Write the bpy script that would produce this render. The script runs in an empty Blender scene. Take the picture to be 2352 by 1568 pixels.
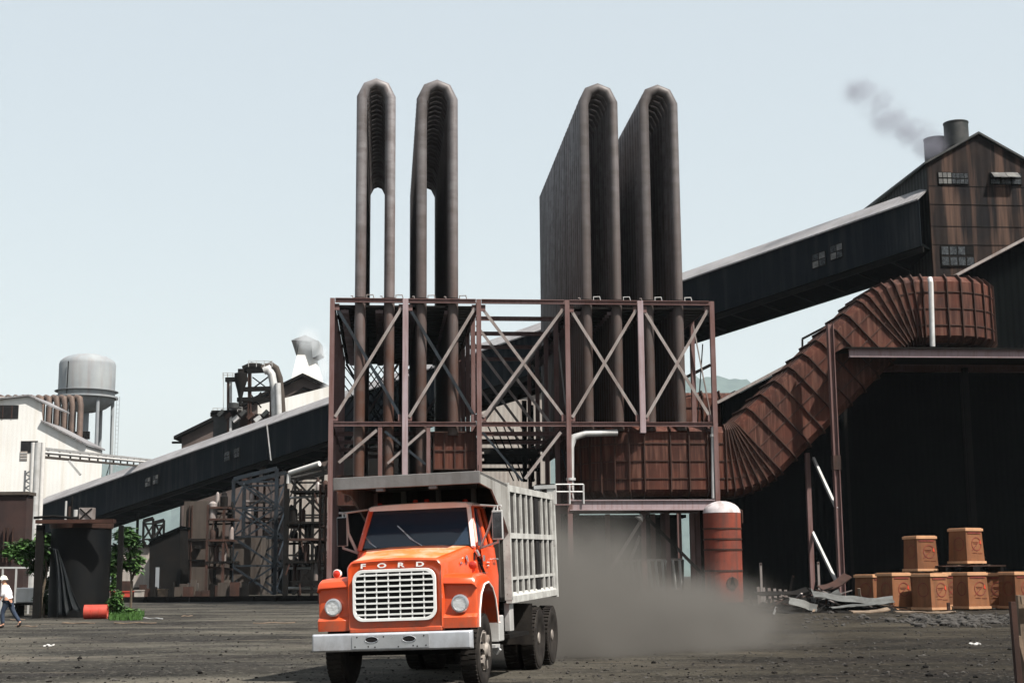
import bpy, bmesh, math, random
from mathutils import Vector, Matrix, noise
R = math.radians
rnd = random.Random(7)
sc = bpy.context.scene
COL = sc.collection

# ------------------------------------------------------------------ camera
F, CX, CY = 3270.0, 1176.0, 784.0
PITCH, ROLL, CAMZ = R(9.39), 0.0083, 1.6
_r0 = Vector((1, 0, 0)); _u0 = Vector((0, -math.sin(PITCH), math.cos(PITCH))); FWD = Vector((0, math.cos(PITCH), math.sin(PITCH)))
RGT = _r0 * math.cos(ROLL) - _u0 * math.sin(ROLL)
UPV = _u0 * math.cos(ROLL) + _r0 * math.sin(ROLL)
cam_d = bpy.data.cameras.new('camera'); cam = bpy.data.objects.new('camera', cam_d); COL.objects.link(cam)
cam_d.lens = 36.0 * F / 2352.0; cam_d.sensor_width = 36.0; cam_d.clip_end = 9000; cam_d.clip_start = 0.2
m3 = Matrix((RGT, UPV, -FWD)).transposed().to_4x4()
cam.matrix_world = Matrix.Translation((0, 0, CAMZ)) @ m3
sc.camera = cam

def ray(px, py):
    return FWD + RGT * ((px - CX) / F) + UPV * (-(py - CY) / F)
def P(px, py, Y):                       # a point of the photographed place at distance Y ahead
    d = ray(px, py); return Vector((0, 0, CAMZ)) + d * (Y / d.y)
def GR(px, py):                         # the point on level ground
    d = ray(px, py); return Vector((0, 0, CAMZ)) + d * (-CAMZ / d.z)
YAW = R(5.15)
FR = Matrix.Translation((0, 90, 0)) @ Matrix.Rotation(YAW, 4, 'Z')      # works grid: x along the cooler front, y into depth
FRI = FR.inverted()
def L(px, py, t):                       # -> (u, z) on the grid plane at depth t
    o = FRI @ Vector((0, 0, CAMZ)); d = FRI.to_3x3() @ ray(px, py)
    p = o + d * ((t - o.y) / d.y); return p.x, p.z
def LV(px, py, t):
    u, z = L(px, py, t); return Vector((u, t, z))
I4 = Matrix.Identity(4)

# ------------------------------------------------------------------ materials
def ramp(nt, fac, stops):
    n = nt.nodes.new('ShaderNodeValToRGB'); e = n.color_ramp.elements
    while len(e) < len(stops): e.new(0.5)
    for i, (p, c) in enumerate(stops):
        e[i].position = p; e[i].color = (*c, 1) if len(c) == 3 else c
    nt.links.new(fac, n.inputs[0]); return n.outputs[0]
def mixc(nt, f, a, b, mode='MIX'):
    n = nt.nodes.new('ShaderNodeMix'); n.data_type = 'RGBA'; n.blend_type = mode
    for s, v in ((n.inputs[0], f), (n.inputs[6], a), (n.inputs[7], b)):
        if hasattr(v, 'is_linked'): nt.links.new(v, s)
        else: s.default_value = v if isinstance(v, (int, float)) else (*v, 1)
    return n.outputs[2]
def mth(nt, op, a, b=None, c=None):
    n = nt.nodes.new('ShaderNodeMath'); n.operation = op
    for i, v in enumerate((a, b, c)):
        if v is None: continue
        if hasattr(v, 'is_linked'): nt.links.new(v, n.inputs[i])
        else: n.inputs[i].default_value = v
    return n.outputs[0]
def coords(nt, scale=(1, 1, 1), kind='Object', raw=False):
    t = nt.nodes.new('ShaderNodeTexCoord'); m = nt.nodes.new('ShaderNodeMapping')
    m.inputs['Scale'].default_value = scale; nt.links.new(t.outputs[kind], m.inputs[0])
    oi = nt.nodes.new('ShaderNodeObjectInfo'); sm = nt.nodes.new('ShaderNodeVectorMath'); sm.operation = 'SCALE'; sm.inputs[0].default_value = (37, 53, 71)
    nt.links.new(oi.outputs['Random'], sm.inputs['Scale']); ad = nt.nodes.new('ShaderNodeVectorMath'); nt.links.new(m.outputs[0], ad.inputs[0]); nt.links.new(sm.outputs[0], ad.inputs[1])
    return ad.outputs[0] if kind == 'Object' and not raw else m.outputs[0]
def nz(nt, co, scale, detail=4, rough=0.6):
    n = nt.nodes.new('ShaderNodeTexNoise'); n.inputs['Scale'].default_value = scale
    n.inputs['Detail'].default_value = detail; n.inputs['Roughness'].default_value = rough
    nt.links.new(co, n.inputs['Vector']); return n.outputs[0]
def newmat(name):
    m = bpy.data.materials.new(name); m.use_nodes = True; nt = m.node_tree
    return m, nt, nt.nodes['Principled BSDF']
def pm(name, c1, c2=None, scale=1.5, rough=0.7, metal=0.0, bump=0.15, streak=None, c3=None, wear=0.0, dirt=None, vary=0.0, corr=None, spec=0.25, bscale=25, pos=(0.38, 0.62), coat=0.0):
    """paint or metal: two tones in patches, streaks running down, wear spots, corrugation as bump"""
    m, nt, b = newmat(name)
    c2 = c2 or tuple(x * 0.7 for x in c1)
    col = ramp(nt, nz(nt, coords(nt), scale, 5), [(pos[0], c1), (pos[1], c2)])
    if streak:
        sx, amt = streak[0], streak[1]; cs = streak[2]
        f = ramp(nt, nz(nt, coords(nt, (sx, sx, sx * 0.06)), 1.0, 4), [(0.48, (0, 0, 0)), (0.66, (amt,) * 3)])
        col = mixc(nt, f, col, cs)
    if c3:
        f = ramp(nt, nz(nt, coords(nt), scale * 5, 6, 0.7), [(0.62 - wear, (0, 0, 0)), (0.68 - wear, (1, 1, 1))])
        col = mixc(nt, f, col, c3)
    if dirt:                                # road dirt caked on the lower panels
        sx = nt.nodes.new('ShaderNodeSeparateXYZ'); nt.links.new(coords(nt, raw=True), sx.inputs[0]); mr = nt.nodes.new('ShaderNodeMapRange')
        mr.inputs[1].default_value = dirt[1]; mr.inputs[2].default_value = dirt[0]; mr.inputs[4].default_value = dirt[2]; nt.links.new(sx.outputs[2], mr.inputs[0])
        n_ = ramp(nt, nz(nt, coords(nt, (1, 1, .6)), 5, 6, .75), [(0.35, (.25, .25, .25)), (0.65, (1, 1, 1))])
        col = mixc(nt, mth(nt, 'MULTIPLY', n_, mr.outputs[0]), col, dirt[3])
    if vary:                                # pieces of one kind are not all equally dirty
        oi = nt.nodes.new('ShaderNodeObjectInfo'); col = mixc(nt, mth(nt, 'MULTIPLY', oi.outputs['Random'], vary), col, mixc(nt, 1.0, col, (0.45, 0.42, 0.42), 'MULTIPLY'))
    nt.links.new(col, b.inputs['Base Color'])
    b.inputs['Metallic'].default_value = metal
    rr = nt.nodes.new('ShaderNodeMapRange'); rr.inputs[3].default_value = max(0.02, rough - 0.12); rr.inputs[4].default_value = min(1, rough + 0.15)
    nt.links.new(nz(nt, coords(nt), scale * 3, 3), rr.inputs[0]); nt.links.new(rr.outputs[0], b.inputs['Roughness'])
    b.inputs['Specular IOR Level'].default_value = spec
    if coat: b.inputs['Coat Weight'].default_value = coat; b.inputs['Coat Roughness'].default_value = 0.12
    bp = nt.nodes.new('ShaderNodeBump'); bp.inputs['Strength'].default_value = bump; bp.inputs['Distance'].default_value = 0.02
    h = nz(nt, coords(nt), bscale, 3)
    if corr:
        axis, per, dep = corr
        w = nt.nodes.new('ShaderNodeTexWave'); w.wave_type = 'BANDS'; w.bands_direction = axis; w.inputs['Scale'].default_value = 0.314 / per * 1.0
        nt.links.new(coords(nt, raw=True), w.inputs[0])
        h = mth(nt, 'ADD', mth(nt, 'MULTIPLY', h, 0.3), mth(nt, 'MULTIPLY', w.outputs[1], dep)); bp.inputs['Strength'].default_value = 0.6; bp.inputs['Distance'].default_value = 0.08
    nt.links.new(h, bp.inputs['Height']); nt.links.new(bp.outputs[0], b.inputs['Normal'])
    return m
M = {}
M['tube'] = None
def tube_mat():
    m, nt, b = newmat('weathered_tube_steel')
    co = coords(nt)
    col = ramp(nt, nz(nt, co, 0.9, 5), [(0.35, (0.185, 0.175, 0.18)), (0.65, (0.125, 0.115, 0.118))])
    t = nt.nodes.new('ShaderNodeTexCoord'); s = nt.nodes.new('ShaderNodeSeparateXYZ'); nt.links.new(t.outputs['Object'], s.inputs[0])
    zz = mth(nt, 'ADD', s.outputs[2], mth(nt, 'MULTIPLY', mth(nt, 'SUBTRACT', nz(nt, coords(nt, (1, 1, .4)), 0.8, 4), 0.5), 16.0))
    f = nt.nodes.new('ShaderNodeMapRange'); f.inputs[1].default_value = 27; f.inputs[2].default_value = 14; nt.links.new(zz, f.inputs[0])
    col = mixc(nt, f.outputs[0], col, (0.062, 0.030, 0.021))
    col = mixc(nt, ramp(nt, nz(nt, coords(nt, (.35, .35, 1.2)), 1.3, 4, .6), [(.45, (0, 0, 0)), (.62, (.55, .55, .55))]), col, (0.071, 0.059, 0.055))
    sp = ramp(nt, nz(nt, coords(nt, (3, 3, .3)), 1.2, 5, .7), [(.55, (0, 0, 0)), (.7, (.6, .6, .6))])
    col = mixc(nt, sp, col, (0.076, 0.040, 0.028))
    oi = nt.nodes.new('ShaderNodeObjectInfo'); col = mixc(nt, mth(nt, 'MULTIPLY', oi.outputs['Random'], .6), col, (0.05, 0.042, 0.04))
    nt.links.new(col, b.inputs['Base Color']); b.inputs['Metallic'].default_value = 0.08
    b.inputs['Roughness'].default_value = 0.5; b.inputs['Specular IOR Level'].default_value = 0.25
    bp = nt.nodes.new('ShaderNodeBump'); bp.inputs['Strength'].default_value = 0.12; nt.links.new(nz(nt, coords(nt, (1, 1, 2)), 4, 4), bp.inputs['Height']); nt.links.new(bp.outputs[0], b.inputs['Normal'])
    return m
M['tube'] = tube_mat()
M['frame'] = pm('primer_red_steel', (0.1095, 0.0599, 0.0547), (0.1407, 0.0885, 0.0859), 0.5, 0.65, 0.1, streak=(6, .5, (0.0682, 0.0261, 0.0185)))
M['frame_pale'] = pm('faded_lilac_steel', (0.2707, 0.2177, 0.2332), (0.2254, 0.1724, 0.1801), 0.6, 0.6, 0.1, streak=(6, .4, (0.1503, 0.0674, 0.0530)))
M['brace'] = pm('galvanised_brace', (0.2633, 0.2376, 0.2282), (0.1755, 0.1499, 0.1404), 0.7, 0.5, 0.3, streak=(5, .3, (0.1404, 0.0702, 0.0527)))
M['dome'] = pm('sooty_dome_paint', (0.4420, 0.4030, 0.4160), (0.2860, 0.2600, 0.2600), 1.0, 0.6, streak=(3, .5, (0.1560, 0.1040, 0.0910)))
M['silver'] = pm('aluminium_jacket', (0.465, 0.465, 0.465), (0.360, 0.360, 0.352), 1.2, 0.45, 0.3, streak=(4, .3, (0.225, 0.203, 0.180)))
M['rust'] = pm('rusty_duct_plate', (0.0624, 0.0184, 0.0112), (0.0320, 0.0120, 0.0088), 0.45, 0.66, 0.0, streak=(5, .8, (0.1040, 0.0480, 0.0336)), c3=(0.0176, 0.0088, 0.0072), wear=-0.03, bump=.2, spec=.15)
M['rust_rib'] = pm('rusty_rib', (0.0231, 0.0098, 0.0070), (0.0462, 0.0196, 0.0133), 0.8, 0.7, 0.1)
M['rust2'] = pm('rusty_plate', (0.0480, 0.0216, 0.0152), (0.0240, 0.0128, 0.0096), 0.8, 0.75, streak=(4, .5, (0.0096, 0.0064, 0.0056)))
M['black'] = pm('soot_shade_cladding', (0.003, 0.0035, 0.004), (0.004, 0.005, 0.005), 0.3, 0.95, corr=('X', 0.5, .8), spec=0.0)  # sooty cladding taken near zero: the open shed's shade is in the colour
M['soot'] = pm('soot_steel', (0.0063, 0.0063, 0.0063), (0.0098, 0.0084, 0.0077), 0.7, 0.8, spec=.06)
M['blue'] = pm('dark_blue_cladding', (0.005, 0.008, 0.012), (0.008, 0.011, 0.014), 0.18, 0.7, corr=('X', 0.3, .35), streak=(1.6, .8, (0.020, 0.022, 0.024)), spec=.06)
M['blue_steel'] = pm('dark_blue_steel', (0.0102, 0.0162, 0.0234), (0.0066, 0.0084, 0.0108), 0.8, 0.6)
M['roof'] = pm('pale_roof_sheet', (0.2213, 0.2158, 0.2213), (0.1581, 0.1525, 0.1581), 0.25, 0.6, 0.1, corr=('X', 0.5, .5), streak=(2, .4, (0.1054, 0.0843, 0.0738)))
M['white_wall'] = pm('white_corrugated_wall', (0.66, 0.66, 0.64), (0.61, 0.60, 0.58), 0.12, 0.8, corr=('X', 0.6, .12), streak=(.9, .35, (0.48, 0.42, 0.34)))
M['pale_wall'] = pm('pale_sheet_wall', (0.3187, 0.2932, 0.2677), (0.2550, 0.2295, 0.2099), 0.2, 0.7, corr=('X', 0.6, .5), streak=(1.5, .5, (0.1913, 0.1403, 0.1148)))
M['beige'] = pm('beige_concrete', (0.0600, 0.0486, 0.0405), (0.0421, 0.0341, 0.0292), 0.3, 0.9, streak=(1.4, .6, (0.0227, 0.0179, 0.0162)), bump=.3)
M['brickwall'] = pm('grey_brown_brick', (0.0878, 0.0675, 0.0607), (0.0607, 0.0473, 0.0439), 0.4, 0.9, bump=.3)
M['brick'] = pm('dark_red_brick', (0.0360, 0.0200, 0.0176), (0.0240, 0.0144, 0.0136), 0.9, 0.9, bump=.4)
M['tower'] = pm('rusted_tower_cladding', (0.0083, 0.0078, 0.0088), (0.0207, 0.0145, 0.0125), 0.22, 0.85, corr=('X', 0.7, .6), streak=(1.1, 1.0, (0.0881, 0.0544, 0.0415)), spec=.1)
M['tower_side'] = pm('shaded_tower_cladding', (0.009, 0.011, 0.011), (0.013, 0.014, 0.014), 0.3, 0.8, corr=('Y', 0.7, 1.0), streak=(1.3, .4, (0.020, 0.020, 0.018)))  # front cladding again, darkened: the side wall's shade is in the colour
M['drum_vent'] = pm('vent_drum_steel', (0.0240, 0.0280, 0.0280), (0.0432, 0.0432, 0.0432), 0.8, 0.6, .2)
M['tank_grey'] = pm('water_tank_paint', (0.2475, 0.2640, 0.2717), (0.1815, 0.1980, 0.2145), 0.12, 0.6, streak=(.6, .4, (0.1650, 0.1232, 0.1155)))
M['orange'] = pm('orange_truck_paint', (0.60, 0.066, 0.010), (0.52, 0.054, 0.009), 1.6, 0.34, 0.0, bump=0.03, c3=(0.522, 0.266, 0.171), wear=-0.075, coat=0.2, spec=.5, dirt=(.85, 1.7, .75, (0.16, 0.075, 0.045)))
M['orange_faded'] = pm('faded_orange_paint', (0.72, 0.30, 0.20), (0.74, 0.17, 0.05), 2.6, 0.42, 0.0, bump=0.03, c3=(0.62, 0.50, 0.45), wear=0.0, pos=(.4, .56))
M['roof_faded'] = pm('chalky_cab_roof', (0.80, 0.76, 0.74), (0.78, 0.64, 0.58), 2.4, 0.45, 0.0, bump=0.03)
M['chrome'] = pm('dull_chrome', (0.62, 0.63, 0.65), (0.52, 0.53, 0.55), 2.0, 0.30, 0.85, bump=0.03)
M['bumper'] = pm('bumper_aluminium', (0.56, 0.58, 0.62), (0.47, 0.49, 0.53), 2.5, 0.42, 0.55, bump=0.05, streak=(4, .35, (0.25, 0.25, 0.26)), dirt=(.56, .86, .7, (0.20, 0.18, 0.16)))
M['grille'] = pm('grille_bars', (0.74, 0.74, 0.73), (0.64, 0.64, 0.62), 3.0, 0.4, 0.2, bump=0.03)
M['dark'] = pm('matt_black', (0.008, 0.008, 0.009), (0.014, 0.013, 0.013), 2, 0.85, spec=.15)
M['rubber'] = pm('tyre_rubber', (0.0138, 0.0121, 0.0116), (0.0286, 0.0253, 0.0226), 3.0, 0.85, bump=.2, spec=.06)
M['rim'] = pm('dirty_cast_rim', (0.240, 0.216, 0.192), (0.120, 0.104, 0.096), 6.0, 0.6, 0.2)
M['dump'] = pm('worn_grey_body_paint', (0.300, 0.292, 0.277), (0.225, 0.217, 0.203), 1.4, 0.55, 0.2, streak=(5, .7, (0.112, 0.098, 0.086)), c3=(0.128, 0.105, 0.090), wear=-.04)
M['dump_lip'] = pm('grey_visor_paint', (0.163, 0.159, 0.159), (0.124, 0.120, 0.117), 1.6, 0.5, 0.2, streak=(4, .4, (0.078, 0.072, 0.065)))
M['dump_panel'] = pm('dirty_body_sheet', (0.040, 0.038, 0.035), (0.024, 0.022, 0.021), 1.5, 0.8, 0.0, streak=(6, .6, (0.07, 0.066, 0.062)), spec=.15)
M['dump_rib'] = pm('worn_white_rib', (0.4050, 0.4050, 0.3881), (0.2812, 0.2757, 0.2643), 3.5, 0.6, 0.1, c3=(0.1463, 0.1294, 0.1125), wear=.0)
M['redlens'] = pm('red_lens', (0.45, 0.03, 0.015), None, 3, 0.2, spec=.6)
M['white'] = pm('white_paint', (0.4973, 0.4905, 0.4778), (0.4462, 0.4335, 0.4208), 3, 0.5)
M['red_tank'] = pm('red_tank_paint', (0.20, 0.040, 0.022), (0.12, 0.028, 0.018), 0.6, 0.75, streak=(2.0, .8, (0.06, 0.028, 0.022)), c3=(0.05, 0.025, 0.02), wear=-.01)
M['drum'] = pm('red_drum_paint', (0.378, 0.041, 0.027), (0.306, 0.054, 0.036), 3, 0.5, c3=(0.270, 0.144, 0.117), wear=-.02)
M['cardboard'] = pm('tan_crate_board', (0.21, 0.086, 0.038), (0.165, 0.068, 0.030), 1.8, 0.85, bump=.1, streak=(3, .6, (.10, .045, .022)), vary=.7)
M['crate_trim'] = pm('pale_crate_trim', (0.40, 0.22, 0.12), (0.33, 0.18, 0.10), 3, 0.8)
M['ink'] = pm('dark_red_ink', (0.16, 0.03, 0.02), (0.09, 0.02, 0.015), 5, 0.8)
M['inkred'] = pm('red_ink', (0.42, 0.045, 0.02), None, 5, 0.8)
M['wood'] = pm('weathered_timber', (0.1720, 0.1248, 0.0888), (0.1040, 0.0784, 0.0576), 3, 0.85, streak=(8, .5, (0.0520, 0.0368, 0.0264)))
M['scrap'] = pm('galvanised_scrap', (0.1020, 0.1045, 0.1020), (0.0561, 0.0561, 0.0535), 1.8, 0.6, 0.2, c3=(0.0357, 0.0229, 0.0153), wear=.0)
M['rock'] = pm('slag_lump', (0.0269, 0.0242, 0.0220), (0.0484, 0.0449, 0.0414), 4, 0.95, bump=.6)
M['tar'] = pm('tar_black_tank', (0.0016, 0.0023, 0.0032), (0.0054, 0.0054, 0.0054), 0.8, 0.6, bump=.4, streak=(3, .5, (0.0063, 0.0063, 0.0059)), c3=(0.0135, 0.0072, 0.0045), wear=-.09, spec=.12)
M['tarp'] = pm('black_tarpaulin', (0.0036, 0.0048, 0.0066), (0.0078, 0.0096, 0.0108), 1.5, 0.6, bump=.4, spec=.15)
M['leaf'] = pm('ailanthus_leaf', (0.0273, 0.0702, 0.0156), (0.0546, 0.1170, 0.0273), 1.4, 0.6)
M['leaf_dark'] = pm('dark_leaf', (0.012, 0.030, 0.009), (0.022, 0.050, 0.014), 1.4, 0.6)
M['grass'] = pm('weed_green', (0.0432, 0.1008, 0.0180), (0.0288, 0.0720, 0.0144), 2, 0.7)
M['bark'] = pm('bark', (0.09, 0.07, 0.05), (0.05, 0.04, 0.03), 6, 0.9)
M['skin'] = pm('skin', (0.45, 0.24, 0.16), (0.42, 0.22, 0.15), 6, 0.55, bump=.02)
M['shirt'] = pm('white_shirt', (0.74, 0.72, 0.74), (0.66, 0.64, 0.67), 6, 0.85)
M['denim'] = pm('dark_denim', (0.018, 0.028, 0.05), (0.03, 0.04, 0.06), 8, 0.9)
M['boot'] = pm('boot', (0.02, 0.016, 0.014), None, 8, 0.7)
M['hat'] = pm('hard_hat', (0.78, 0.76, 0.66), None, 8, 0.35)
M['hill'] = pm('wooded_hill', (0.03, 0.05, 0.045), (0.05, 0.075, 0.065), 0.02, 0.95, bscale=.1)

def glass_mat(name, tint, mixf, rough=0.04):
    m, nt, b = newmat(name); b.inputs['Base Color'].default_value = (*tint, 1); b.inputs['Roughness'].default_value = rough
    b.inputs['Specular IOR Level'].default_value = 0.6
    tr = nt.nodes.new('ShaderNodeBsdfTransparent'); tr.inputs[0].default_value = (0.55, 0.6, 0.62, 1) if mixf > .5 else (.97, .97, .97, 1)
    mx = nt.nodes.new('ShaderNodeMixShader'); mx.inputs[0].default_value = mixf
    nt.links.new(tr.outputs[0], mx.inputs[1]); nt.links.new(b.outputs[0], mx.inputs[2])
    nt.links.new(mx.outputs[0], nt.nodes['Material Output'].inputs[0]); return m
M['glass'] = glass_mat('windscreen_glass', (0.016, 0.030, 0.052), 0.84, 0.08)
M['lens'] = glass_mat('headlight_glass', (0.3, 0.32, 0.33), 0.05, 0.03)
M['mirror'] = pm('reflector_silver', (0.88, 0.88, 0.88), (0.8, 0.8, 0.8), 9, 0.3, .7, bump=.4)
M['pane'] = pm('dusty_window_pane', (0.0150, 0.0175, 0.0200), (0.0500, 0.0550, 0.0600), 3, 0.25, bump=.02)
M['pane_lit'] = pm('pale_window_pane', (0.1440, 0.1440, 0.1380), (0.0720, 0.0720, 0.0720), 2, 0.4, bump=.02)

# ------------------------------------------------------------------ mesh helper
class MB:
    def __init__(s): s.v = []; s.f = []; s.sm = []
    def add(s, vs, fs, smooth=False):
        n = len(s.v); s.v += [Vector(v) for v in vs]; s.f += [tuple(i + n for i in f) for f in fs]; s.sm += [smooth] * len(fs); return s
    def box(s, c, d, rot=None):
        hx, hy, hz = d[0] / 2, d[1] / 2, d[2] / 2; c = Vector(c)
        vs = [Vector((x, y, z)) for x in (-hx, hx) for y in (-hy, hy) for z in (-hz, hz)]
        if rot is not None: vs = [rot @ v for v in vs]
        return s.add([c + v for v in vs], [(0, 1, 3, 2), (4, 6, 7, 5), (0, 4, 5, 1), (2, 3, 7, 6), (0, 2, 6, 4), (1, 5, 7, 3)])
    def bb(s, x0, x1, y0, y1, z0, z1):
        return s.box(((x0 + x1) / 2, (y0 + y1) / 2, (z0 + z1) / 2), (abs(x1 - x0), abs(y1 - y0), abs(z1 - z0)))
    def bar(s, p, q, w, h=None, up=(0, 0, 1)):
        p, q = Vector(p), Vector(q); h = h or w; d = q - p; ln = d.length; d.normalize()
        u = Vector(up)
        if abs(d.dot(u)) > 0.95: u = Vector((0, 1, 0))
        x = d.cross(u).normalized(); z = x.cross(d).normalized()
        rot = Matrix((x, d, z)).transposed()
        return s.box((p + q) / 2, (w, ln, h), rot)
    def ibar(s, p, q, w, h, tf=0.035, up=(0, 0, 1)):
        p, q = Vector(p), Vector(q); d = (q - p).normalized(); u = Vector(up)
        if abs(d.dot(u)) > 0.95: u = Vector((0, 1, 0))
        x = d.cross(u).normalized(); z = x.cross(d).normalized()
        s.bar(p + z * (h / 2 - tf / 2), q + z * (h / 2 - tf / 2), w, tf, up); s.bar(p - z * (h / 2 - tf / 2), q - z * (h / 2 - tf / 2), w, tf, up)
        return s.bar(p, q, tf, h - 2 * tf, up)
    def tube(s, path, r, n=12, caps=True, smooth=True):
        path = [Vector(p) for p in path]; k = len(path); rs = r if isinstance(r, (list, tuple)) else [r] * k
        T = []
        for i in range(k):
            a = (path[i] - path[i - 1]).normalized() if i else None; b = (path[i + 1] - path[i]).normalized() if i < k - 1 else None
            T.append((a, b))
        d0 = T[0][1]; ref = Vector((0, 0, 1)) if abs(d0.z) < .9 else Vector((0, 1, 0))
        x = d0.cross(ref).normalized(); vs = []
        prev = d0
        for i in range(k):
            a, b = T[i]
            if a is None: nrm = b; m = 1
            elif b is None: nrm = a; m = 1
            else:
                nrm = (a + b).normalized()
            if a is not None and b is not None:
                # carry x along segment a, project ring on the mitre plane
                y = a.cross(x).normalized(); ring = []
                for j in range(n):
                    an = 2 * math.pi * j / n; o = x * math.cos(an) * rs[i] + y * math.sin(an) * rs[i]
                    o -= a * (o.dot(nrm) / a.dot(nrm)); ring.append(path[i] + o)
                vs += ring
                ax = a.cross(b)
                if ax.length > 1e-6: x = Matrix.Rotation(a.angle(b), 3, ax.normalized()) @ x
            else:
                d = nrm; y = d.cross(x).normalized()
                vs += [path[i] + (x * math.cos(2 * math.pi * j / n) + y * math.sin(2 * math.pi * j / n)) * rs[i] for j in range(n)]
        fs = [(i * n + j, i * n + (j + 1) % n, (i + 1) * n + (j + 1) % n, (i + 1) * n + j) for i in range(k - 1) for j in range(n)]
        s.add(vs, fs, smooth)
        if caps:
            b0 = len(s.v) - n * k
            s.f += [tuple(b0 + j for j in range(n))[::-1], tuple(b0 + (k - 1) * n + j for j in range(n))]; s.sm += [False, False]
        return s
    def lathe(s, prof, n=24, c=(0, 0, 0), axis='Z', smooth=True):
        c = Vector(c); vs = []
        for r, h in prof:
            for j in range(n):
                a = 2 * math.pi * j / n; p = (r * math.cos(a), r * math.sin(a), h)
                if axis == 'Y': p = (p[0], p[2], p[1])
                if axis == 'X': p = (p[2], p[0], p[1])
                vs.append(c + Vector(p))
        k = len(prof)
        s.add(vs, [(i * n + j, i * n + (j + 1) % n, (i + 1) * n + (j + 1) % n, (i + 1) * n + j) for i in range(k - 1) for j in range(n)], smooth)
        b0 = len(s.v) - n * k
        if prof[0][0] > 1e-4: s.f.append(tuple(b0 + j for j in range(n))); s.sm.append(False)
        if prof[-1][0] > 1e-4: s.f.append(tuple(b0 + (k - 1) * n + j for j in range(n))); s.sm.append(False)
        return s
    def prism(s, pts, ext):                 # closed outline (3D) swept by ext
        n = len(pts); pts = [Vector(p) for p in pts]; e = Vector(ext)
        return s.add(pts + [p + e for p in pts], [tuple(range(n)), tuple(range(2 * n - 1, n - 1, -1))] + [(i, i + n, (i + 1) % n + n, (i + 1) % n) for i in range(n)])
    def xf(s, mt, i0=0):
        for i in range(i0, len(s.v)): s.v[i] = mt @ s.v[i]
        return s
    def build(s, name, mat, root=None, space=I4, bevel=0, sharp=35, sub=0):
        inv = WM[root].inverted() @ space if root is not None else space
        me = bpy.data.meshes.new(name)
        me.from_pydata([tuple(inv @ v) for v in s.v], [], s.f); me.polygons.foreach_set('use_smooth', s.sm if not bevel else [True] * len(s.f))
        bm = bmesh.new(); bm.from_mesh(me); bmesh.ops.recalc_face_normals(bm, faces=bm.faces); bm.to_mesh(me); bm.free()
        if any(s.sm) or bevel: me.set_sharp_from_angle(angle=R(sharp))
        me.materials.append(mat if not isinstance(mat, str) else M[mat])
        o = bpy.data.objects.new(name, me); COL.objects.link(o)
        if root is not None: o.parent = root
        if bevel:
            md = o.modifiers.new('bevel', 'BEVEL'); md.width = bevel; md.segments = 3; md.limit_method = 'ANGLE'; md.angle_limit = R(25); md.harden_normals = True
        if sub:
            md = o.modifiers.new('sub', 'SUBSURF'); md.levels = sub; md.render_levels = sub
        return o
WM = {}
def tag(o, label=None, cat=None, group=None, kind=None):
    for k, v in (('label', label), ('category', cat), ('group', group), ('kind', kind)):
        if v: o[k] = v
    return o
def thing(name, label, cat, loc=(0, 0, 0), rz=0.0, group=None):
    o = bpy.data.objects.new(name, None); COL.objects.link(o); o.empty_display_size = .5
    o.location = loc; o.rotation_euler = (0, 0, rz); tag(o, label, cat, group)
    WM[o] = Matrix.Translation(loc) @ Matrix.Rotation(rz, 4, 'Z'); return o
def sub(name, mb, mat, part, **kw):        # sub-part: same local space as its part
    rt = part.parent; WM[part] = WM[rt]; return mb.build(name, mat, part, **kw)
def dup(root, loc=None, rz=None, label=None):
    r = root.copy(); COL.objects.link(r)
    if loc is not None: r.location = loc
    if rz is not None: r.rotation_euler = (0, 0, rz)
    if label: r['label'] = label
    def rec(src, dst):
        for ch in list(src.children):
            c = ch.copy(); COL.objects.link(c); c.parent = dst; rec(ch, c)
    rec(root, r); return r
def frthing(name, label, cat, u, t, group=None):
    p = FR @ Vector((u, t, 0)); return thing(name, label, cat, p, YAW, group)
# ------------------------------------------------------------------ light and sky
SUN_EL, SUN_H = R(55), Vector((0.755, -0.656, 0))
w = bpy.data.worlds.new('World'); sc.world = w; w.use_nodes = True; nt = w.node_tree
bg = nt.nodes['Background']; sky = nt.nodes.new('ShaderNodeTexSky'); sky.sky_type = 'NISHITA'; sky.sun_disc = False
sky.sun_elevation = SUN_EL; sky.sun_rotation = math.atan2(SUN_H.x, SUN_H.y); sky.dust_density = 3.0; sky.air_density = 1.7; sky.ozone_density = 1.0
tint = nt.nodes.new('ShaderNodeMix'); tint.data_type = 'RGBA'; tint.blend_type = 'MULTIPLY'; tint.inputs[0].default_value = 1; nt.links.new(sky.outputs[0], tint.inputs[6]); tint.inputs[7].default_value = (1.04, 0.985, 0.95, 1)
hazy = nt.nodes.new('ShaderNodeMix'); hazy.data_type = 'RGBA'; hazy.inputs[0].default_value = 0.74; nt.links.new(tint.outputs[2], hazy.inputs[6]); hazy.inputs[7].default_value = (4.0, 4.33, 4.5, 1)
nt.links.new(hazy.outputs[2], bg.inputs[0]); bg.inputs[1].default_value = 0.088
sd = bpy.data.lights.new('sun', 'SUN'); sd.energy = 5; sd.angle = R(0.5); sd.color = (1, 0.95, 0.87)
so = bpy.data.objects.new('sun', sd); COL.objects.link(so)
tos = (SUN_H * math.cos(SUN_EL) + Vector((0, 0, math.sin(SUN_EL)))).normalized()
so.rotation_euler = tos.to_track_quat('Z', 'Y').to_euler(); so.location = (20, -20, 60)
sc.view_settings.view_transform = 'Standard'; sc.view_settings.look = 'None'; sc.view_settings.exposure = 1.0; sc.view_settings.gamma = 1
sc.cycles.use_denoising = True; sc.cycles.max_bounces = 6; sc.cycles.transparent_max_bounces = 12; sc.cycles.volume_bounces = 2
sc.cycles.volume_step_rate = 0.7; sc.cycles.volume_max_steps = 128

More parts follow.
